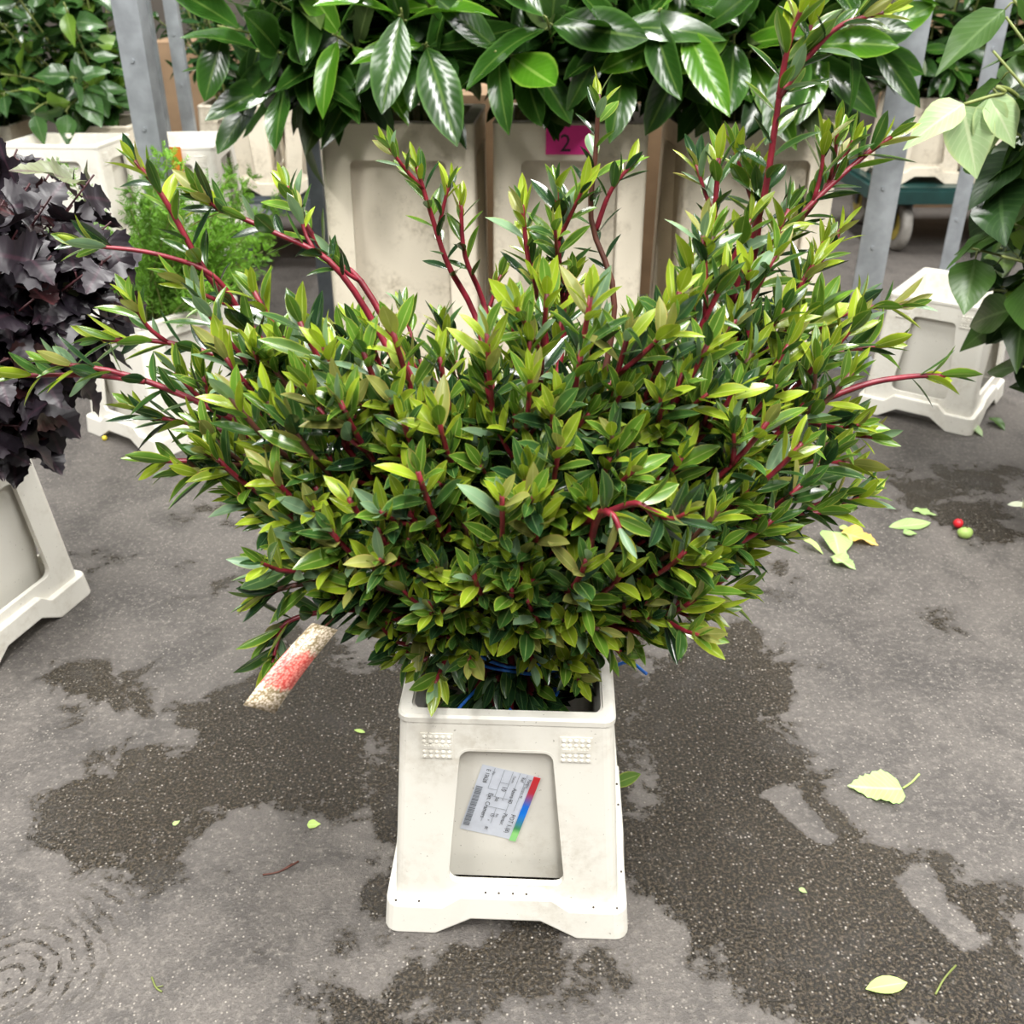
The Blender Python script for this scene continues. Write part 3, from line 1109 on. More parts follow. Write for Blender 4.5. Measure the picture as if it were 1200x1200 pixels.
EC, ER = np.array([0.0, 1.13, .63]), np.array([.47, .34, .33])
tips = []
tries = 0
while len(tips) < 175 and tries < 9000:
    tries += 1
    x, y = random.uniform(150, 1060), random.uniform(180, 780)
    if not inpoly(x, y, BODY):
        continue
    if any((x - a) ** 2 + (y - b) ** 2 < 40 ** 2 for a, b in tips):
        continue
    tips.append((x, y))
for x, y in tips:
    r = ray(x, y)
    o = (np.array([0, 0, H]) - EC) / ER
    dd = r / ER
    A, B, C_ = dd @ dd, 2 * o @ dd, o @ o - 1
    disc = B * B - 4 * A * C_
    t = (-B - math.sqrt(disc)) / (2 * A) if disc > 0 else -B / (2 * A)
    P = np.array([0, 0, H]) + r * (t + random.uniform(-.01, .09))
    up = .6
    grow(P, up, random.uniform(.13, .22), random.choice((2, 3, 3, 4)), size=random.uniform(.040, .048))
for q in range(60):     # stems on the far side and inside
    a = random.uniform(.1, 3.04)
    e = random.uniform(-.6, .25)
    P = EC + ER * np.array([math.cos(a) * math.cos(e), math.sin(a) * math.cos(e), math.sin(e)]) * random.uniform(.6, .95)
    grow(P, .6, .16, 2, size=.045)
# leaves low round the neck of the bunch, hanging into the crate
for q in range(620):
    a = random.uniform(0, 6.28)
    zz = random.uniform(.24, .48)
    rr = random.uniform(.01, .10) if zz > .39 else random.uniform(.045, .078)
    p = np.array([FRONT[0] + rr * math.cos(a), FRONT[1] + rr * math.sin(a) * 1.1, zz])
    d = np.array([math.cos(a), math.sin(a), random.uniform(-.5, .5)])
    BP.leaf(p, d, np.array([0, -.3, 1]) + rng.normal(0, .3, 3), random.uniform(.035, .052), young_mat(.6, random.uniform(.5, 1.0)))
BP.finish(bush, 300)

# ------------------------------------------------------------------ blue twine, tag, crate label
def twine(pts, r=.0022, label=None):
    f = MB()
    f.tube(spline(pts, 24), r, 6)
    return f


tw = empty('twine', (FRONT[0], FRONT[1], .34))
tag(tw, 'bright blue twine tied round the stems where they leave the crate', 'twine')
TWO = np.array([FRONT[0], FRONT[1], .34])
ring = [TWO + np.array([.084 * math.cos(a), .092 * math.sin(a), .030 + .012 * math.sin(2 * a + 1)]) for a in np.linspace(0, 2 * math.pi, 20)]
TW = [('loop', ring),
      ('loop', [p + np.array([.002, -.003, -.014 + .01 * math.sin(i)]) for i, p in enumerate(ring)]),
      ('loose_end', [at(566, 800, .975), at(545, 822, .95), at(524, 846, .927)]),
      ('loose_end', [at(583, 808, .968), at(598, 832, .95), at(622, 850, .925)]),
      ('loose_end', [at(655, 806, .975), at(655, 800, .972), at(648, 788, .972)]),
      ('loose_end', [at(700, 792, .99), at(735, 776, .98), at(758, 790, .96)])]
for nm, p in TW:
    f = twine(np.array(p), .0021)
    o = f.build(nm, M['twine'], tw, True)
    o.location = tuple(-TWO)
f = MB()
for k in range(4):
    kp = at(650, 812, .968)
    a = np.linspace(0, 5.5, 10)
    f.tube([kp + np.array([.004 * math.cos(q + k), .003 * math.sin(q * 1.3), .005 * math.sin(q + k * 1.7)]) for q in a], .0019, 5)
o = f.build('knot', M['twine'], tw, True)
o.location = tuple(-TWO)


def strip_material():
    m, nt, p = new_mat('printed_tag')
    uv = nt.nodes.new('ShaderNodeUVMap')
    mp = nt.nodes.new('ShaderNodeMapping')
    mp.inputs['Scale'].default_value = (9, 26, 1)
    nt.links.new(uv.outputs[0], mp.inputs[0])
    v = nt.nodes.new('ShaderNodeTexVoronoi')
    v.inputs['Scale'].default_value = 1.6
    nt.links.new(mp.outputs[0], v.inputs['Vector'])
    sep = nt.nodes.new('ShaderNodeSeparateXYZ')
    nt.links.new(uv.outputs[0], sep.inputs[0])
    n = nt.nodes.new('ShaderNodeTexNoise')
    n.inputs['Scale'].default_value = 7
    nt.links.new(uv.outputs[0], n.inputs['Vector'])
    t = math_n(nt, 'ADD', sep.outputs[1], math_n(nt, 'MULTIPLY', math_n(nt, 'SUBTRACT', n.outputs['Fac'], .5), .25))
    redf = ramp(nt, t, [(.22, 0), (.28, 1), (.62, 1), (.70, 0)])
    light = mixc(nt, redf, (.66, .56, .45), (.80, .27, .22))
    darkc = mixc(nt, redf, (.22, .17, .09), (.52, .06, .05))
    c = mixc(nt, ramp(nt, v.outputs['Distance'], [(.25, 0), (.75, 1)]), light, darkc)
    nt.links.new(c, p.inputs['Base Color'])
    p.inputs['Roughness'].default_value = .3
    return m


M['strip'] = strip_material()
# printed plastic tag: hangs from the low left branch
A0, A1, B1, B0 = at(366, 730, .805), at(396, 738, .810), at(322, 836, .752), at(285, 826, .742)
V, UV, Fc = [], [], []
NS = 10
for i in range(NS + 1):
    t = i / NS
    for s in (0, .5, 1):
        a = A0 * (1 - s) + A1 * s
        b = B0 * (1 - s) + B1 * s
        q = a * (1 - t) + b * t
        V.append(q + np.array([0, -.006, .008]) * math.sin(t * 3.1) * (1 if s == .5 else .6))
        UV.append((s, 1 - t))
for i in range(NS):
    for j in (0, 1):
        k = i * 3 + j
        Fc.append((k, k + 1, k + 4, k + 3))
V = np.array(V)
tg = empty('plant_tag', A0)
tag(tg, 'printed strip tag with a red band, hanging below the low branch of the bush', 'tag')
me = mesh('tag_strip', V - A0, Fc, M['strip'], True)
uvl = me.uv_layers.new(name='UVMap')
for l in me.loops:
    uvl.data[l.index].uv = UV[l.vertex_index]
o = obj('tag_strip', me, tg)
sm = o.modifiers.new('thick', 'SOLIDIFY')
sm.thickness = .0008
f = MB()
f.tube(spline([(A0 + A1) / 2 - A0, at(392, 722, .840) - A0, at(404, 694, .858) - A0], 8), .0012, 5)
f.build('tag_loop', M['wood_stem'], tg, True)


def text_mesh(name, s, size, mat, parent, matrix, extrude=.0):
    cu = bpy.data.curves.new(name, 'FONT')
    cu.body = s
    cu.size = size
    cu.extrude = extrude
    cu.resolution_u = 2
    tmp = bpy.data.objects.new(name, cu)
    COL.objects.link(tmp)
    dg = bpy.context.evaluated_depsgraph_get()
    me = bpy.data.meshes.new_from_object(tmp.evaluated_get(dg))
    bpy.data.objects.remove(tmp)
    me.materials.clear()
    me.materials.append(mat)
    o = obj(name, me, parent)
    o.matrix_basis = matrix
    return o


# label in the front window: sits on the inner tub wall
crot = Matrix.Rotation(math.radians(-2.5), 4, 'Z')
CM = Matrix.Translation(FRONT) @ crot


def tub_front(u, z):       # outer face of the tub's front wall, crate coordinates
    tin, zb, zt = .022, .046, .331
    f_ = (z - zb) / (zt - zb)
    yy = -(STD['ty'] - tin + (tin - .012) * f_)
    return Vector((u, yy, z))


def pix_to_tub(px, py):
    """where the pixel's direction meets the tub wall, in crate coordinates"""
    inv = CM.inverted()
    o_ = inv @ Vector((0, 0, H))
    d_ = (inv.to_3x3() @ Vector(ray(px, py)))
    a, b, c = tub_front(0, .1), tub_front(.1, .1), tub_front(0, .3)
    n_ = (b - a).cross(c - a)
    t = (a - o_).dot(n_) / d_.dot(n_)
    return o_ + d_ * t


LT, RT, RB, LB = (pix_to_tub(*p) for p in ((565, 895), (634, 910), (603, 986), (540, 968)))
X = ((LB - LT) + (RB - RT)) / 2          # text runs from the top of the picture downwards
Yv = ((RT - LT) + (RB - LB)) / 2         # letters' tops point right
lw, lh = X.length, Yv.length
xd = X.normalized()
nrm = xd.cross(Yv).normalized()
yd = nrm.cross(xd)
cen = (LT + RT + RB + LB) / 4 + nrm * .0012
LM = Matrix.Identity(4)
for a in range(3):
    LM[a][0], LM[a][1], LM[a][2], LM[a][3] = xd[a], yd[a], nrm[a], cen[a]
LW = CM @ LM
lab = empty('paper_label')
lab.matrix_world = LW
tag(lab, 'crumpled white delivery label with a red-blue-green band in the front crate window', 'label')
V, Fc = [], []
NXL, NYL = 14, 10
creases = (.33, .44, .72)
for i in range(NXL + 1):
    for j in range(NYL + 1):
        u, v = i / NXL, j / NYL
        z = .0006 * math.sin(u * 9 + v * 3) + sum(.0012 * math.exp(-((u - c - .03 * v) / .03) ** 2) for c in creases)
        V.append(((u - .5) * lw, (v - .5) * lh * (1.0), z * .4))
for i in range(NXL):
    for j in range(NYL):
        k = i * (NYL + 1) + j
        Fc.append((k, k + NYL + 1, k + NYL + 2, k + 1))
obj('sheet', mesh('sheet', V, Fc, M['paper'], True), lab)


def band_material():
    m, nt, p = new_mat('rainbow_band')
    tc = nt.nodes.new('ShaderNodeTexCoord')
    sep = nt.nodes.new('ShaderNodeSeparateXYZ')
    nt.links.new(tc.outputs['Generated'], sep.inputs[0])
    c = ramp(nt, sep.outputs[0], [(.0, (.62, .02, .025)), (.24, (.50, .03, .05)), (.36, (.16, .12, .38)), (.45, (.0, .16, .72)), (.58, (.0, .20, .78)),
                                  (.70, (.03, .22, .40)), (.80, (.05, .28, .10)), (.88, (.30, .72, .22)), (1.0, (.30, .72, .25))])
    nt.links.new(c, p.inputs['Base Color'])
    p.inputs['Roughness'].default_value = .4
    return m


M['band'] = band_material()
zt_ = .0018
f = MB().box(-lw / 2, lw / 2, lh * .5 - lh * .115, lh * .5, zt_ - .0006, zt_)
f.build('colour_band', M['band'], lab)


def lt(s, x, y, size, mat='ink'):          # x,y fractions of the label from its top-left
    mtx = Matrix.Translation((-lw / 2 + x * lw, lh / 2 - y * lh, zt_))
    text_mesh('lettering', s, size * lh, M[mat], lab, mtx)


lt('Plantnr', .05, .185, .075)
lt('koopnr 46', .17, .215, .065)
lt('Ref', .04, .30, .085)
lt('Azora 80', .22, .375, .10)
lt('Datum', .05, .44, .06)
lt('10', .22, .56, .125)
lt('Stk', .40, .60, .085)
lt('x', .41, .49, .07)
lt('Ext. Cramers', .36, .735, .115)
lt('POT 1.1', .60, .245, .115)
lt('(8)', .82, .245, .11)
lt('Plantnr.', .61, .375, .10)
lt('Bun', .64, .49, .06)
lt('15', .64, .58, .10)
lt('x', .75, .60, .07)
lt('80', .86, .60, .08)
lt('Nr', .05, .80, .07)
lt('E 13628', .03, .905, .10)
f = MB()
for (x0, y0, x1, y1) in ((0, .225, .55, .225), (0, .35, .62, .35), (0, .47, .40, .47), (.18, .47, .18, .62), (.18, .62, .40, .62), (.40, .40, .40, .76),
                         (0, .62, .18, .62), (.56, .36, .56, .70), (.56, .53, .80, .53), (0, .78, .30, .78), (.30, .62, .30, .78), (.56, .70, .80, .70), (.13, .16, .13, .24)):
    ax, ay, bx_, by_ = -lw / 2 + x0 * lw, lh / 2 - y0 * lh, -lw / 2 + x1 * lw, lh / 2 - y1 * lh
    w = .00022
    f.box(min(ax, bx_) - w, max(ax, bx_) + w, min(ay, by_) - w, max(ay, by_) + w, zt_ - .0002, zt_)
f.build('form_line', M['grey_ink'], lab)
f = MB()
x = .30
while x < .90:
    w = random.choice((.006, .009, .014))
    f.box(-lw / 2 + x * lw, -lw / 2 + (x + w) * lw, -lh / 2 + lh * .02, -lh / 2 + lh * .13, zt_ - .0002, zt_)
    x += w + random.choice((.006, .008, .012))
f.build('barcode', M['grey_ink'], lab)

# ------------------------------------------------------------------ other crates on the floor
purple_c = crate('std', 'cream crate standing on the floor under the dark purple plant', (-1.045, 1.52, 0), -16, 'plastic flower crates')
right_c = crate('std', 'cream crate standing askew on the floor beside the broad-leaved plant', (1.205, 2.64, 0), -36, 'plastic flower crates')
conifer_c = crate('std', 'cream crate on the floor holding feathery light green sprays', (-.915, 2.50, 0), -35, 'plastic flower crates')

# ------------------------------------------------------------------ tall crates with laurel
TALLX = [(468, 'weathered tall crate under the laurel, first in the row from the grey post'),
         (674, 'weathered tall crate under the laurel, with a pink paper slip near its rim'),
         (897, 'weathered tall crate under the laurel, last in the row beside the bare steel post')]
tall = []
TD = 2.72
for px, lab_ in TALLX:
    q = at(px, 145, TD)
    tall.append((crate('tall', lab_, (q[0], TD + .21, 0), -3 if px < 700 else 2, 'tall weathered crates', 'tall_flower_crate'), q[0]))
q = at(666, 165, TD - .01)
sl = empty('pink_slip', (q[0], q[1] + .012, q[2]), 0)
tag(sl, 'bright pink paper slip with a handwritten 2 on the tall crate', 'paper slip')
MB().box(-.058, .058, -.0010, .0006, -.036, .036).build('paper', M['pink'], sl)
text_mesh('digit', '2', .062, M['ink'], sl, Matrix.Translation((-.022, -.0016, -.028)) @ Matrix.Rotation(math.pi / 2, 4, 'X'))


# ------------------------------------------------------------------ generic plants
def bunch(name, label, cat, kind, org, group, stems, mats, size, per, nfn, stem_mat, droop=.0, limit=300, jitter=.5, openang=(45, 80), start=.35, petiole=0.0, min_px=10, r0=.006, rim=None, spread=.08, lift_z=None, lift_x=-9):
    """stems: list of (tip point). Leaves along every stem."""
    root = empty(name, org)
    tag(root, label, cat, group)
    P = Plant(kind, org)
    org = np.asarray(org, float)
    for tip in stems:
        b = org + np.array([random.uniform(-.07, .07), random.uniform(-.07, .07), .06])
        tip = np.asarray(tip, float)
        ln = np.linalg.norm(tip - b)
        c1 = b + np.array([0, 0, ln * .5])
        pts = bezier(b, c1, tip - unit(tip - b + np.array([0, 0, .1])) * ln * .2, tip, 14)
        if rim is not None:                      # up inside the crate, over its rim, then outwards
            off = np.clip((tip - b)[:2] * .5, -spread, spread)
            neck = np.array([org[0] + (b[0] - org[0]) * .5 + off[0], org[1] + (b[1] - org[1]) * .5 + off[1], min(rim + .03, tip[2] + .02)])
            up_ = spline([b, (b + neck) / 2, neck], 5)
            lift = max(.0, rim + .06 - tip[2]) * .8
            out_ = bezier(neck, neck + np.array([0, 0, .08 + lift]), (neck + tip) / 2 + np.array([0, 0, .06 + lift]), tip, 10)
            pts = np.vstack([up_[:-1], out_])
        f = MB()
        f.tube(pts, np.linspace(r0, r0 * .4, 14), 6)
        ang = random.uniform(0, 6.28)
        for k in range(per):
            s = start + (1 - start) * (k + random.random() * .6) / per
            i = min(12, int(s * 13))
            fr = s * 13 - i
            p = pts[i] * (1 - fr) + pts[i + 1] * fr
            t = unit(pts[i + 1] - pts[i])
            a = perp(t, ang)
            o_ = math.radians(random.uniform(*openang))
            d = unit(t * math.cos(o_) + a * math.sin(o_) + rng.normal(0, .12, 3))
            n = np.array([0, -.35, 1.0]) + rng.normal(0, jitter, 3) + t * .4
            d[2] -= droop * random.random()
            pp = p
            if lift_z is not None and p[2] + d[2] * size[1] < lift_z and p[0] > lift_x:
                d[2] = (lift_z - p[2]) / size[1] + .10 * random.random()
                if d[2] > .6:
                    continue
            if petiole:
                pp = p + unit(d) * petiole
                f.tube([p, (p + pp) / 2 + np.array([0, 0, .004]), pp], .0016, 4)
            P.leaf(pp, d, n, random.uniform(*size), nfn(p, s) if nfn else random.choice(mats), None, random.uniform(.88, 1.12))
            ang += 2.4 + random.uniform(-.5, .5)
        o = f.build('stem', M[stem_mat], root, True)
        o.location = tuple(-org)
    P.finish(root, limit, min_px=min_px)
    return root


def laurel_m(p, s):
    x = random.random()
    if s > .8:                                # young leaves at the shoot tips
        return 'laurel_light' if x < .24 else 'laurel'
    return 'laurel' if x < .34 else 'laurel_dark' if x < .74 else 'laurel_back'


for i, ((t_, cx), (px, _)) in enumerate(zip(tall, TALLX)):
    org = np.array([cx, TD + .21, 0.04])
    stems = []
    for k in range(24):
        x = cx + random.uniform(-.30, .30) - (.16 if i == 0 and random.random() < .45 else 0)
        y = TD + .21 + random.uniform(-.36, .24)
        z = random.uniform(.96, 1.42)
        if i == 1 and x < cx:
            z += .03
        stems.append((x, y, z))
    if i == 0:
        stems += [at(300, 60, 2.55), at(255, 30, 2.6), at(330, 95, 2.6), at(390, 40, 2.5), at(500, 50, 2.48), at(470, 10, 2.45), at(285, 105, 2.7)]
    if i == 1:
        stems += [at(580, 60, 2.48), at(720, 30, 2.45), at(775, 10, 2.45), at(640, 20, 2.45), at(620, 70, 2.6), at(740, 60, 2.5)]
    if i == 2:
        stems += [at(800, 30, 2.45), at(860, 40, 2.48), at(1000, 30, 2.5), at(960, 50, 2.5), at(880, 60, 2.55), at(1030, 50, 2.7)]
    labs = ['large glossy laurel bunch spilling over the side of the first tall crate',
            'large glossy laurel bunch in the tall crate marked with the pink slip',
            'large glossy laurel bunch in the tall crate beside the bare steel post']
    bunch('laurel_bunch', labs[i], 'foliage', 'laurel', org, 'laurel bunches in the tall crates', stems, None, (.15, .235), 13, laurel_m, 'green_stem', .32, 300,
          .45, (40, 80), .48, .012, rim=.744, spread=.10, lift_z=.765, lift_x=-.46)

# ------------------------------------------------------------------ dark purple plant
pc = np.array([-1.045, 1.52, .04])
st = []
for px, py, d in ((20, 175, 1.50), (110, 205, 1.42), (60, 230, 1.4), (130, 260, 1.45), (20, 270, 1.35), (100, 320, 1.38), (150, 330, 1.5), (40, 350, 1.33), (130, 250, 1.55),
                  (10, 420, 1.3), (60, 420, 1.38), (90, 380, 1.42), (30, 500, 1.33), (-30, 250, 1.4), (-60, 330, 1.35), (-20, 180, 1.6), (60, 200, 1.65), (-40, 450, 1.3),
                  (-80, 220, 1.55), (85, 240, 1.5), (35, 215, 1.45), (115, 285, 1.5), (75, 345, 1.4), (20, 385, 1.35), (105, 400, 1.45), (70, 470, 1.42), (15, 465, 1.34), (140, 370, 1.5), (5, 235, 1.4), (50, 265, 1.42), (95, 440, 1.45), (60, 515, 1.42), (0, 320, 1.32), (60, 300, 1.35), (130, 300, 1.4), (45, 460, 1.4), (-10, 520, 1.33)):
    st.append(at(px, py, d))
bunch('purple_plant', 'dark purple, almost black lobed-leaf plant in the crate by the wet floor', 'plant', 'purple', pc, None, st, None, (.055, .092), 27,
      lambda p, s: random.choices(['purple', 'purple_red', 'purple_green'], [.89, .10, .01])[0], 'purple_stem', .7, 300, .6, (40, 85), .30, .010, rim=.337, spread=.06, r0=.0035)

# ------------------------------------------------------------------ broad-leaved plant on the right
hc = np.array([1.53, 2.02, .04])
hyd_c = crate('std', 'cream crate under the broad-leaved green plant', (1.53, 2.02, 0), -20, 'plastic flower crates')
st = [at(p[0] - 16, p[1], p[2]) for p in ((1195, 20, 1.95), (1180, 60, 1.9), (1175, 100, 1.95), (1200, 150, 1.9), (1165, 200, 1.95), (1175, 250, 1.9), (1150, 290, 1.95), (1190, 300, 1.85),
                       (1195, 360, 1.85), (1180, 340, 1.95), (1215, 430, 1.85), (1230, 100, 1.85), (1240, 220, 1.8), (1230, 320, 1.85), (1190, -20, 1.95), (1250, 20, 1.9),
                       (1180, 170, 2.05), (1190, 230, 2.1), (1185, 290, 2.1), (1200, 80, 2.1), (1260, 380, 1.8), (1200, 400, 1.95), (1240, 480, 1.85))]
bunch('broad_leaf_plant', 'tall plant with broad drooping green leaves beside the askew crate', 'plant', 'hydr', hc, None, st, None, (.11, .175), 16,
      lambda p, s: random.choices(['hydr', 'hydr_dark', 'ivy_light'], [.52, .40, .08])[0], 'green_stem', 1.1, 300, .5, (50, 95), .40, .02, rim=.337, spread=.06)
# limp pale sprig hanging out of it
so = at(1185, 100, 1.88)
sp = empty('wilted_sprig', so)
tag(sp, 'pale wilted sprig with limp leaves hanging out of the broad-leaved plant', 'sprig')
WP = Plant('hydr', so)
f = MB()
path = spline([at(1200, 120, 1.93), at(1182, 105, 1.88), at(1168, 102, 1.86), at(1178, 108, 1.86), at(1160, 113, 1.86), at(1130, 122, 1.86)], 20)
f.tube(path, np.linspace(.004, .003, 20), 6)
for a, b, ln, n_ in (((1130, 122), (1065, 158), .13, (0, -.6, .8)), ((1160, 113), (1158, 190), .15, (0, -1, .2)), ((1128, 124), (1145, 206), .15, (-.2, -1, .3)),
                     ((1160, 113), (1190, 170), .13, (.2, -1, .3))):
    p0, p1 = at(*a, 1.86), at(*b, 1.84)
    WP.leaf(p0, p1 - p0, np.array(n_), np.linalg.norm(p1 - p0) * 1.05, 'limp', None, 1.0)
o = f.build('stem', M['green_stem'], sp, True)
o.location = tuple(-so)
WP.finish(sp)

# small whitish-leaved plant at the right edge of the floor
wo = np.array([1.13, 1.78, 0.0])
wo = ground(1232, 610)
wp = empty('variegated_plant', wo)
tag(wp, 'low plant with small whitish leaves at the foot of the broad-leaved plant', 'plant')
WP = Plant('small', wo)
f = MB()
for k in range(9):
    tip = at(random.uniform(1185, 1250), random.uniform(545, 620), wo[1] - random.uniform(0, .1))
    pts = spline([wo + np.array([0, 0, -.002]), (wo + tip) / 2 + np.array([0, 0, .03]), tip], 8)
    f.tube(pts, .002, 4)
    for j in range(7):
        p = pts[2 + j % 6]
        WP.leaf(p, rng.normal(0, 1, 3) + np.array([-.3, -.3, .3]), np.array([0, -.6, 1]), random.uniform(.03, .045), 'white_leaf' if random.random() < .6 else 'hydr_dark')
o = f.build('stem', M['green_stem'], wp, True)
o.location = tuple(-wo)
WP.finish(wp)

# ------------------------------------------------------------------ feathery light green sprays
co = np.array([-.915, 2.50, .04])
cf = empty('feathery_sprays', co)
tag(cf, 'bunch of feathery light green sprays in the crate behind the purple plant', 'foliage')
V, Fc = [], []
f = MB()
for k in range(54):
    tip = at(random.uniform(150, 330), random.uniform(185, 330), random.uniform(2.25, 2.75)) if k < 44 else at(random.uniform(0, 160), random.uniform(185, 330), 2.5)
    b = co + np.array([random.uniform(-.06, .06), random.uniform(-.06, .06), .05])
    pts = bezier(b, b + np.array([0, 0, .25]), (b + tip) / 2 + np.array([0, 0, .12]), tip, 22)
    f.tube(pts, np.linspace(.003, .001, 22), 4)
    for i in range(8, 22):
        t = unit(pts[min(21, i + 1)] - pts[i - 1])
        for q in range(5):
            a = perp(t, random.uniform(0, 6.28))
            d = unit(t * .8 + a * .75)
            ln = random.uniform(.03, .065) * (1.25 - (i - 8) / 20)
            side = unit(np.cross(d, rng.normal(0, 1, 3)))
            # a frond: rachis with needles
            for j in range(6):
                s = (j + 1) / 6
                p = pts[i] + d * ln * s
                for sg in (-1, 1):
                    nd = unit(d * .7 + side * sg * .8)
                    nl = .013 * (1.2 - s * .6)
                    w = np.cross(nd, rng.normal(0, 1, 3))
                    w = unit(w) * .0016
                    n0 = len(V)
                    V += [p - w, p + w, p + nd * nl + w * .4, p + nd * nl - w * .4]
                    Fc.append((n0, n0 + 1, n0 + 2, n0 + 3))
V = np.array(V) - co
me = mesh('needles', V, Fc, M['conifer'])
me.uv_layers.new(name='UVMap')
o = obj('needles', me, cf)
o['kind'] = 'stuff'
o = f.build('stem', M['green_stem'], cf, True)
o.location = tuple(-co)

# ------------------------------------------------------------------ steel posts and trolleys
def post(label, px, py, d, w, dep, mat='steel', z1=2.3, name='steel_post', rz=0.0, lean=0.0):
    q = at(px, py, d)
    t = empty(name, (q[0], d, 0), math.radians(rz))
    tag(t, label, 'post', 'steel posts')
    th = .005
    MB().box(-w / 2, w / 2, 0, th, .008, z1).build('front_flange', M[mat], t)
    MB().box(w / 2 - th, w / 2, th, dep, .008, z1).build('side_flange', M[mat], t)
    MB().box(-w / 2 - .03, w / 2 + .03, -.03, dep + .03, 0, .008).build('foot_plate', M[mat], t)
    f = MB()
    for k in range(12):
        z = .20 + k * .17
        f.tube([(-w * .05, -.004, z), (-w * .05, .0002, z)], .006, 8)
    f.build('bolt', M[mat], t)
    return t


post('thick grey steel post beside the ivy', 160, 90, 2.86, .072, .05, rz=-8)
post('wide bare steel post beside the last tall crate', 1046, 170, 2.93, .088, .06, rz=0)
post('dark steel post behind the first tall crate', 368, 200, 3.3, .045, .05, 'steel_dark', rz=5)
post('narrow bluish steel post behind the ivy post', 180, 80, 4.0, .038, .03)
post('narrow steel post in front of the small-leaved bush', 210, 80, 4.0, .048, .03)
post('narrow steel post behind the wilted sprig', 1156, 100, 3.3, .05, .03)


def trolley(label, x0, x1, y0, y1, z, mat, posts=False):
    cx, cy = (x0 + x1) / 2, (y0 + y1) / 2
    t = empty('trolley', (cx, cy, 0))
    tag(t, label, 'trolley', 'flower trolleys')
    hx, hy = (x1 - x0) / 2, (y1 - y0) / 2
    MB().box(-hx, hx, -hy, hy, z - .012, z).build('deck', M[mat], t)
    for sy in (-1, 1):
        MB().box(-hx, hx, sy * hy - .02, sy * hy + .02, z - .065, z - .0125).build('rail', M[mat], t)
    for sx in (-1, 1):
        MB().box(sx * hx - .02, sx * hx + .02, -hy + .021, hy - .021, z - .065, z - .0125).build('rail', M[mat], t)
    R = (z - .075) / 2
    for sx in (-1, 1):
        for sy in (-1, 1):
            wx, wy = sx * (hx - .14), sy * (hy - .1)
            f = MB()
            # tyre: turned profile
            prof = [(-.022, R * .55), (-.022, R * .92), (-.014, R), (.014, R), (.022, R * .92), (.022, R * .55)]
            n = 20
            Vv = [(wx + a, wy + r_ * math.cos(q), R + r_ * math.sin(q)) for q in np.linspace(0, 2 * math.pi, n, endpoint=False) for a, r_ in prof]
            m_ = len(prof)
            Ff = [(i * m_ + j, ((i + 1) % n) * m_ + j, ((i + 1) % n) * m_ + (j + 1) % m_, i * m_ + (j + 1) % m_) for i in range(n) for j in range(m_)]
            f.add(Vv, Ff)
            w = f.build('wheel', M['wheel'], t, True)
            f = MB()
            f.tube([(wx - .024, wy, R), (wx + .024, wy, R)], R * .57, 16)
            f.build('hub', M['wheel_hub'], w)
            f = MB()
            for s2 in (-1, 1):
                f.box(wx + s2 * .032 - .003, wx + s2 * .032 + .003, wy - .02, wy + .02, R - .01, z - .012)
            f.build('fork', M['steel_dark'], w)
    return t


gx0 = at(1060, 225, 4.3)[0]
trolley('dark green low trolley behind the bare steel post', 1.555, 2.75, 4.28, 5.0, .285, 'green_paint')
trolley('grey steel low trolley behind the first tall crate', -1.75, -.62, 4.10, 4.80, .285, 'steel_dark')
trolley('low trolley carrying the ivy crates', -2.6, -.94, 2.98, 3.95, .285, 'steel_dark')


def rackcrate(kind, label, px, d, rz, z=.285):
    q = at(px, 150, d)
    return crate(kind, label, (q[0], d + .19, z + .0005), rz, 'plastic flower crates')


ia = rackcrate('std', 'cream crate on the low trolley in front of the ivy', 42, 3.10, 86)
ib = rackcrate('std', 'cream crate with an orange slip beside the grey steel post', 188, 3.10, 4)
ic = crate('old', 'weathered crate holding the ivy', (-1.85, 3.72, .2855), 3, 'plastic flower crates')
ie = crate('old', 'weathered crate holding ivy next to the narrow posts', (-1.42, 3.72, .2855), -4, 'plastic flower crates')
rackcrate('old', 'weathered crate under the small-leaved dark bush', 268, 4.10, 2)
rackcrate('old', 'weathered crate between the small-leaved bush and the tall crates', 372, 4.10, -3)
rackcrate('old', 'weathered crate on the dark green trolley', 1095, 4.35, 0)
rackcrate('old', 'weathered crate on the dark green trolley, partly behind the broad-leaved plant', 1200, 4.35, 2)
q = at(200, 186, 3.08)
os_ = empty('orange_slip', (q[0], 3.120, q[2]))
tag(os_, 'small orange paper slip on the crate beside the grey steel post', 'paper slip')
MB().box(-.03, .022, -.001, .0005, -.04, .028).build('paper', M['orange'], os_)

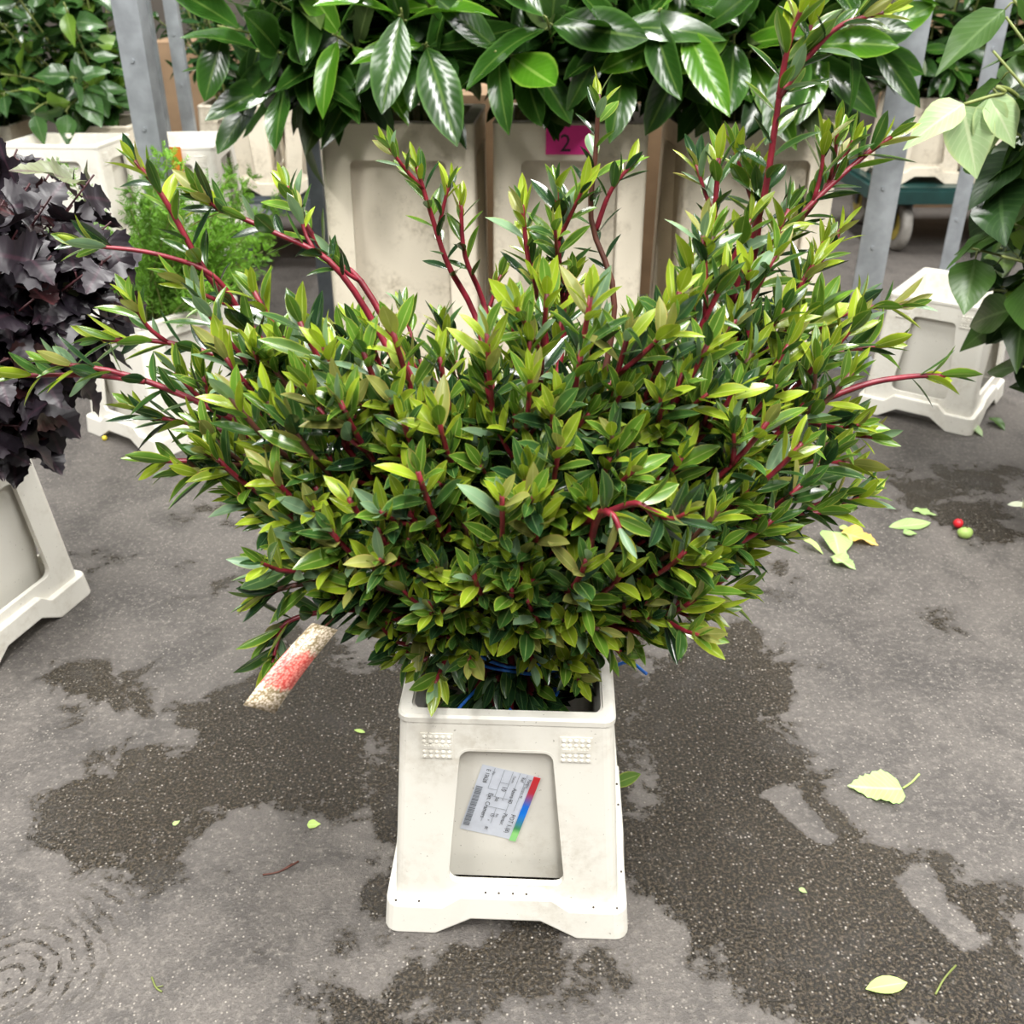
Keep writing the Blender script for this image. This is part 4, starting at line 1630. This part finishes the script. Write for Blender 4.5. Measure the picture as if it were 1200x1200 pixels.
# cardboard and boards at the back of the hall
for (x0, x1, y0, z1, m_, lab_) in ((-1.72, -1.20, 5.10, .78, 'card', 'brown cardboard box at the back, behind the narrow posts'),
                                   (-1.05, -.45, 5.15, .95, 'card', 'taller brown cardboard box behind the grey trolley'),
                                   (1.95, 2.5, 5.25, 1.05, 'card', 'brown cardboard box behind the dark green trolley'),
                                   (-.20, .35, 3.7, .70, 'card', 'brown cardboard box added to fill the gap behind the tall crates, beside the pink slip crate'),  # this box and the next are added to make the crate gaps dark
                                   (.42, .86, 3.7, .74, 'card', 'brown cardboard box added to fill the gap behind the tall crates, near the bare post')):
    t = empty('cardboard_box', ((x0 + x1) / 2, y0 + .2, 0))
    tag(t, lab_, 'box', 'cardboard boxes')
    w = (x1 - x0) / 2
    f = MB()
    f.box(-w, w, -.2, -.194, 0, z1).box(-w, w, .194, .2, 0, z1).box(-w, -w + .006, -.194, .194, 0, z1).box(w - .006, w, -.194, .194, 0, z1)
    f.build('sides', M[m_], t)
    MB().box(-w, w, -.2, -.001, z1 + .0002, z1 + .006).build('flap', M[m_], t)
    MB().box(-w, w, .001, .2, z1 + .0002, z1 + .006).build('flap', M[m_], t)
    MB().box(-.03, .03, -.2012, -.2, z1 * .2, z1).build('tape', M['card'], t)

# ------------------------------------------------------------------ ivy and dark bushes behind
st = [(random.uniform(-2.15, -1.62), random.uniform(3.25, 3.85), random.uniform(.68, 1.25)) for k in range(60)]
bunch('ivy_bunch', 'dense ivy with pointed heart-shaped leaves, left of the thick grey post', 'foliage', 'ivy', (-1.85, 3.72, .33), 'ivy bunches', st, None, (.075, .12), 18,
      lambda p, s: random.choices(['ivy', 'ivy_light', 'laurel_dark'], [.72, .12, .16])[0], 'green_stem', .6, 300, .5, (45, 90), .32, .015, rim=.622, spread=.06)
st = [(random.uniform(-1.66, -1.34), random.uniform(3.35, 3.9), random.uniform(.66, 1.25)) for k in range(34)]
bunch('ivy_bunch', 'dense ivy with pointed heart-shaped leaves, touching the thick grey post', 'foliage', 'ivy', (-1.42, 3.72, .33), 'ivy bunches', st, None, (.075, .12), 16,
      lambda p, s: random.choices(['ivy', 'ivy_light', 'laurel_dark'], [.72, .12, .16])[0], 'green_stem', .6, 300, .5, (45, 90), .32, .015, rim=.622, spread=.06)
q = at(268, 150, 4.10)
st = [(q[0] + random.uniform(-.30, .34), 4.29 + random.uniform(-.25, .3), random.uniform(.68, 1.35)) for k in range(34)]
bunch('small_leaved_bush', 'dark glossy small-leaved bush in the crate on the grey trolley', 'bush', 'small', (q[0], 4.29, .33), None, st, None, (.045, .07), 34,
      lambda p, s: 'small' if random.random() < .85 else 'laurel', 'green_stem', .3, 300, .6, (40, 90), .34, 0, 8, rim=.622, spread=.06)
for px, lab_ in ((1095, 'dark laurel bunch in the weathered crate on the green trolley'), (1200, 'dark laurel bunch on the green trolley, behind the broad-leaved plant')):
    q = at(px, 150, 4.35)
    st = [(q[0] + random.uniform(-.28, .28), 4.54 + random.uniform(-.3, .25), random.uniform(.72, 1.4)) for k in range(20)]
    bunch('laurel_bunch', lab_, 'foliage', 'laurel', (q[0], 4.54, .33), 'laurel bunches on the green trolley', st, None, (.12, .18), 13,
          lambda p, s: random.choices(['laurel', 'laurel_dark', 'laurel_back'], [.4, .35, .25])[0], 'green_stem', .5, 300, .5, (45, 85), .36, .012, rim=.622, spread=.06)


# ------------------------------------------------------------------ litter on the floor
def floor_leaf(label, a, b, kind, var, mat, wscale=1.0, stalk=None, z=.004, name='fallen_leaf', tilt=.15):
    p0, p1 = ground(*a), ground(*b)
    d = p1 - p0
    ln = np.linalg.norm(d)
    t = empty(name, (p0[0], p0[1], z))
    tag(t, label, 'leaf', 'leaves fallen on the floor')
    o = bpy.data.objects.new('blade', leaf_mesh(kind, var, mat))
    COL.objects.link(o)
    o.parent = t
    R = frame(unit(d), np.array([tilt, -tilt * .5, 1.0])) * ln
    R[:, 0] *= wscale
    mw = Matrix.Identity(4)
    for i in range(3):
        for j in range(3):
            mw[i][j] = R[i, j]
    o.matrix_basis = mw
    zs = [(mw @ v.co).z for v in o.data.vertices]
    t.location.z = -min(zs) + .0008
    if stalk:
        s = ground(*stalk) - p0
        f = MB()
        f.tube(spline([np.array([0, 0, 0.002]), s * .55 + np.array([0, 0, .001]), s + np.array([0, 0, .008])], 8), .0016, 5)
        f.build('stalk', M['fallen_lime'], t, True)
    return t


floor_leaf('toothed light green leaf with a stalk lying alone on the floor', (1058, 925), (992, 924), 'fallen', 0, 'fallen', .95, (1076, 912), tilt=.05)
floor_leaf('narrow lime-coloured leaf lying near the dark wet patch', (1014, 1161), (1063, 1152), 'bush', 4, 'fallen_lime', 1.1, tilt=.05)
floor_leaf('yellow-orange fallen leaf among the green ones', (985, 628), (1030, 640), 'fallen', 1, 'fallen_yellow', .9)
floor_leaf('crumpled green leaf beside the yellow one', (974, 655), (1003, 668), 'fallen', 1, 'fallen', 1.0)
floor_leaf('pale green leaf half under the yellow one', (975, 630), (985, 655), 'hydr', 0, 'fallen', 1.3)
floor_leaf('rolled lime leaf near the yellow one', (940, 640), (965, 650), 'hydr', 1, 'fallen_lime', .7)
floor_leaf('small yellowish green leaf behind the yellow one', (983, 620), (1000, 626), 'hydr', 0, 'fallen_lime', 1.1)
floor_leaf('long light green leaf near the red berry', (1042, 618), (1090, 615), 'laurel', 2, 'fallen', 1.0)
floor_leaf('bluish green leaf tucked beside the long light one', (1058, 628), (1075, 626), 'hydr', 0, 'fallen', 1.0)
floor_leaf('torn green leaf lying behind the long light one', (1070, 597), (1098, 606), 'fallen', 0, 'fallen', .7)
floor_leaf('tiny lime leaf on the wet patch by the tag', (360, 968), (376, 966), 'hydr', 2, 'fallen_lime', 1.3, tilt=.02)
floor_leaf('tiny green leaf on the dark wet patch', (203, 968), (211, 962), 'hydr', 2, 'fallen', 1.0, tilt=.02)
floor_leaf('tiny pale leaf near the tag', (415, 856), (428, 859), 'bush', 4, 'fallen_lime', 1.1, tilt=.02)
floor_leaf('tiny green leaf on the wet floor to the crate side', (936, 1042), (946, 1047), 'hydr', 2, 'fallen', 1.0, tilt=.02)
floor_leaf('curled pale leaf by the foot of the askew crate', (1135, 502), (1152, 512), 'hydr', 0, 'limp', 1.0)
floor_leaf('dark green leaf by the foot of the askew crate', (1160, 494), (1178, 505), 'hydr', 0, 'hydr', 1.0)


def pellet(name, label, cat, px, py, r, mat, sq=1.0):
    p = ground(px, py)
    V, Fc = [], []
    n, m_ = 12, 8
    for i in range(m_ + 1):
        th = math.pi * i / m_
        for j in range(n):
            a = 2 * math.pi * j / n
            rr = r * math.sin(th) * (1 + .06 * math.sin(3 * a))
            V.append((rr * math.cos(a) * sq, rr * math.sin(a), r * .95 + r * math.cos(th)))
    for i in range(m_):
        for j in range(n):
            Fc.append((i * n + j, i * n + (j + 1) % n, (i + 1) * n + (j + 1) % n, (i + 1) * n + j))
    t = empty(name, (p[0], p[1], 0))
    tag(t, label, cat)
    obj('skin', mesh('skin', V, Fc, M[mat], True), t)
    f = MB()
    f.tube([(0, 0, r * 1.9), (r * .15, 0, r * 2.2)], r * .12, 5)
    f.build('stem_end', M['wood_stem'], t)


pellet('berry', 'single red berry lying on the floor near green leaves', 'berry', 1122, 618, .011, 'berry')
pellet('seed_head', 'small lime green seed head beside the red berry', 'seed head', 1130, 630, .013, 'fallen_lime', 1.3)
pellet('bud', 'tiny yellow bud on the floor in front of the feathery green crate', 'bud', 123, 516, .007, 'flower')
pellet('bud', 'tiny yellow bud on the floor under the bush leaves', 'bud', 170, 528, .008, 'flower')
for lab_, pts_ in (('thin straw-coloured twig on the wet floor', [(1096, 1166), (1106, 1148), (1120, 1132)]),
                   ('thin dark twig on the dry floor below the wet patch', [(308, 1026), (328, 1022), (350, 1010)]),
                   ('tiny pale twig on the floor near the tyre print', [(178, 1146), (183, 1158), (190, 1163)])):
    f = MB()
    g = [ground(*p) for p in pts_]
    o3 = g[0]
    f.tube(spline([p - o3 + np.array([0, 0, .0014]) for p in g], 8), .0013, 5)
    f.tube([g[1] - o3 + np.array([0, 0, .0014]), g[1] - o3 + (g[2] - g[1]) * .5 + np.array([.004, .004, .003])], .0009, 4)
    t = f.build('twig', M['green_stem'] if 'straw' in lab_ or 'pale' in lab_ else M['wood_stem'], None, True)
    t.location = tuple(o3)
    tag(t, lab_, 'twig', 'twigs on the floor')

# leaf stuck out of the front crate's right side, and a small one on its foot band
for lab_, a, b, d in (('green leaf sticking out from the side of the front crate', (716, 920), (742, 910), 1.09),
                      ('small lime leaf caught on the foot band of the front crate', (727, 1012), (733, 1032), .985)):
    p0, p1 = at(*a, d), at(*b, d - .01)
    t = empty('stray_leaf', p0)
    tag(t, lab_, 'leaf')
    P = Plant('bush', p0)
    P.leaf(p0, p1 - p0, np.array([0.3, -.6, 1.]), np.linalg.norm(p1 - p0) * 1.3, 'fresh' if 'green leaf' in lab_ else 'fallen_lime', 4, 1.0)
    P.finish(t, 300, 'blade', min_px=1)
    f = MB()
    f.tube([(0, 0, 0), tuple((p0 - p1) * .35)], .0010, 5)
    f.build('stalk', M['green_stem'], t, True)
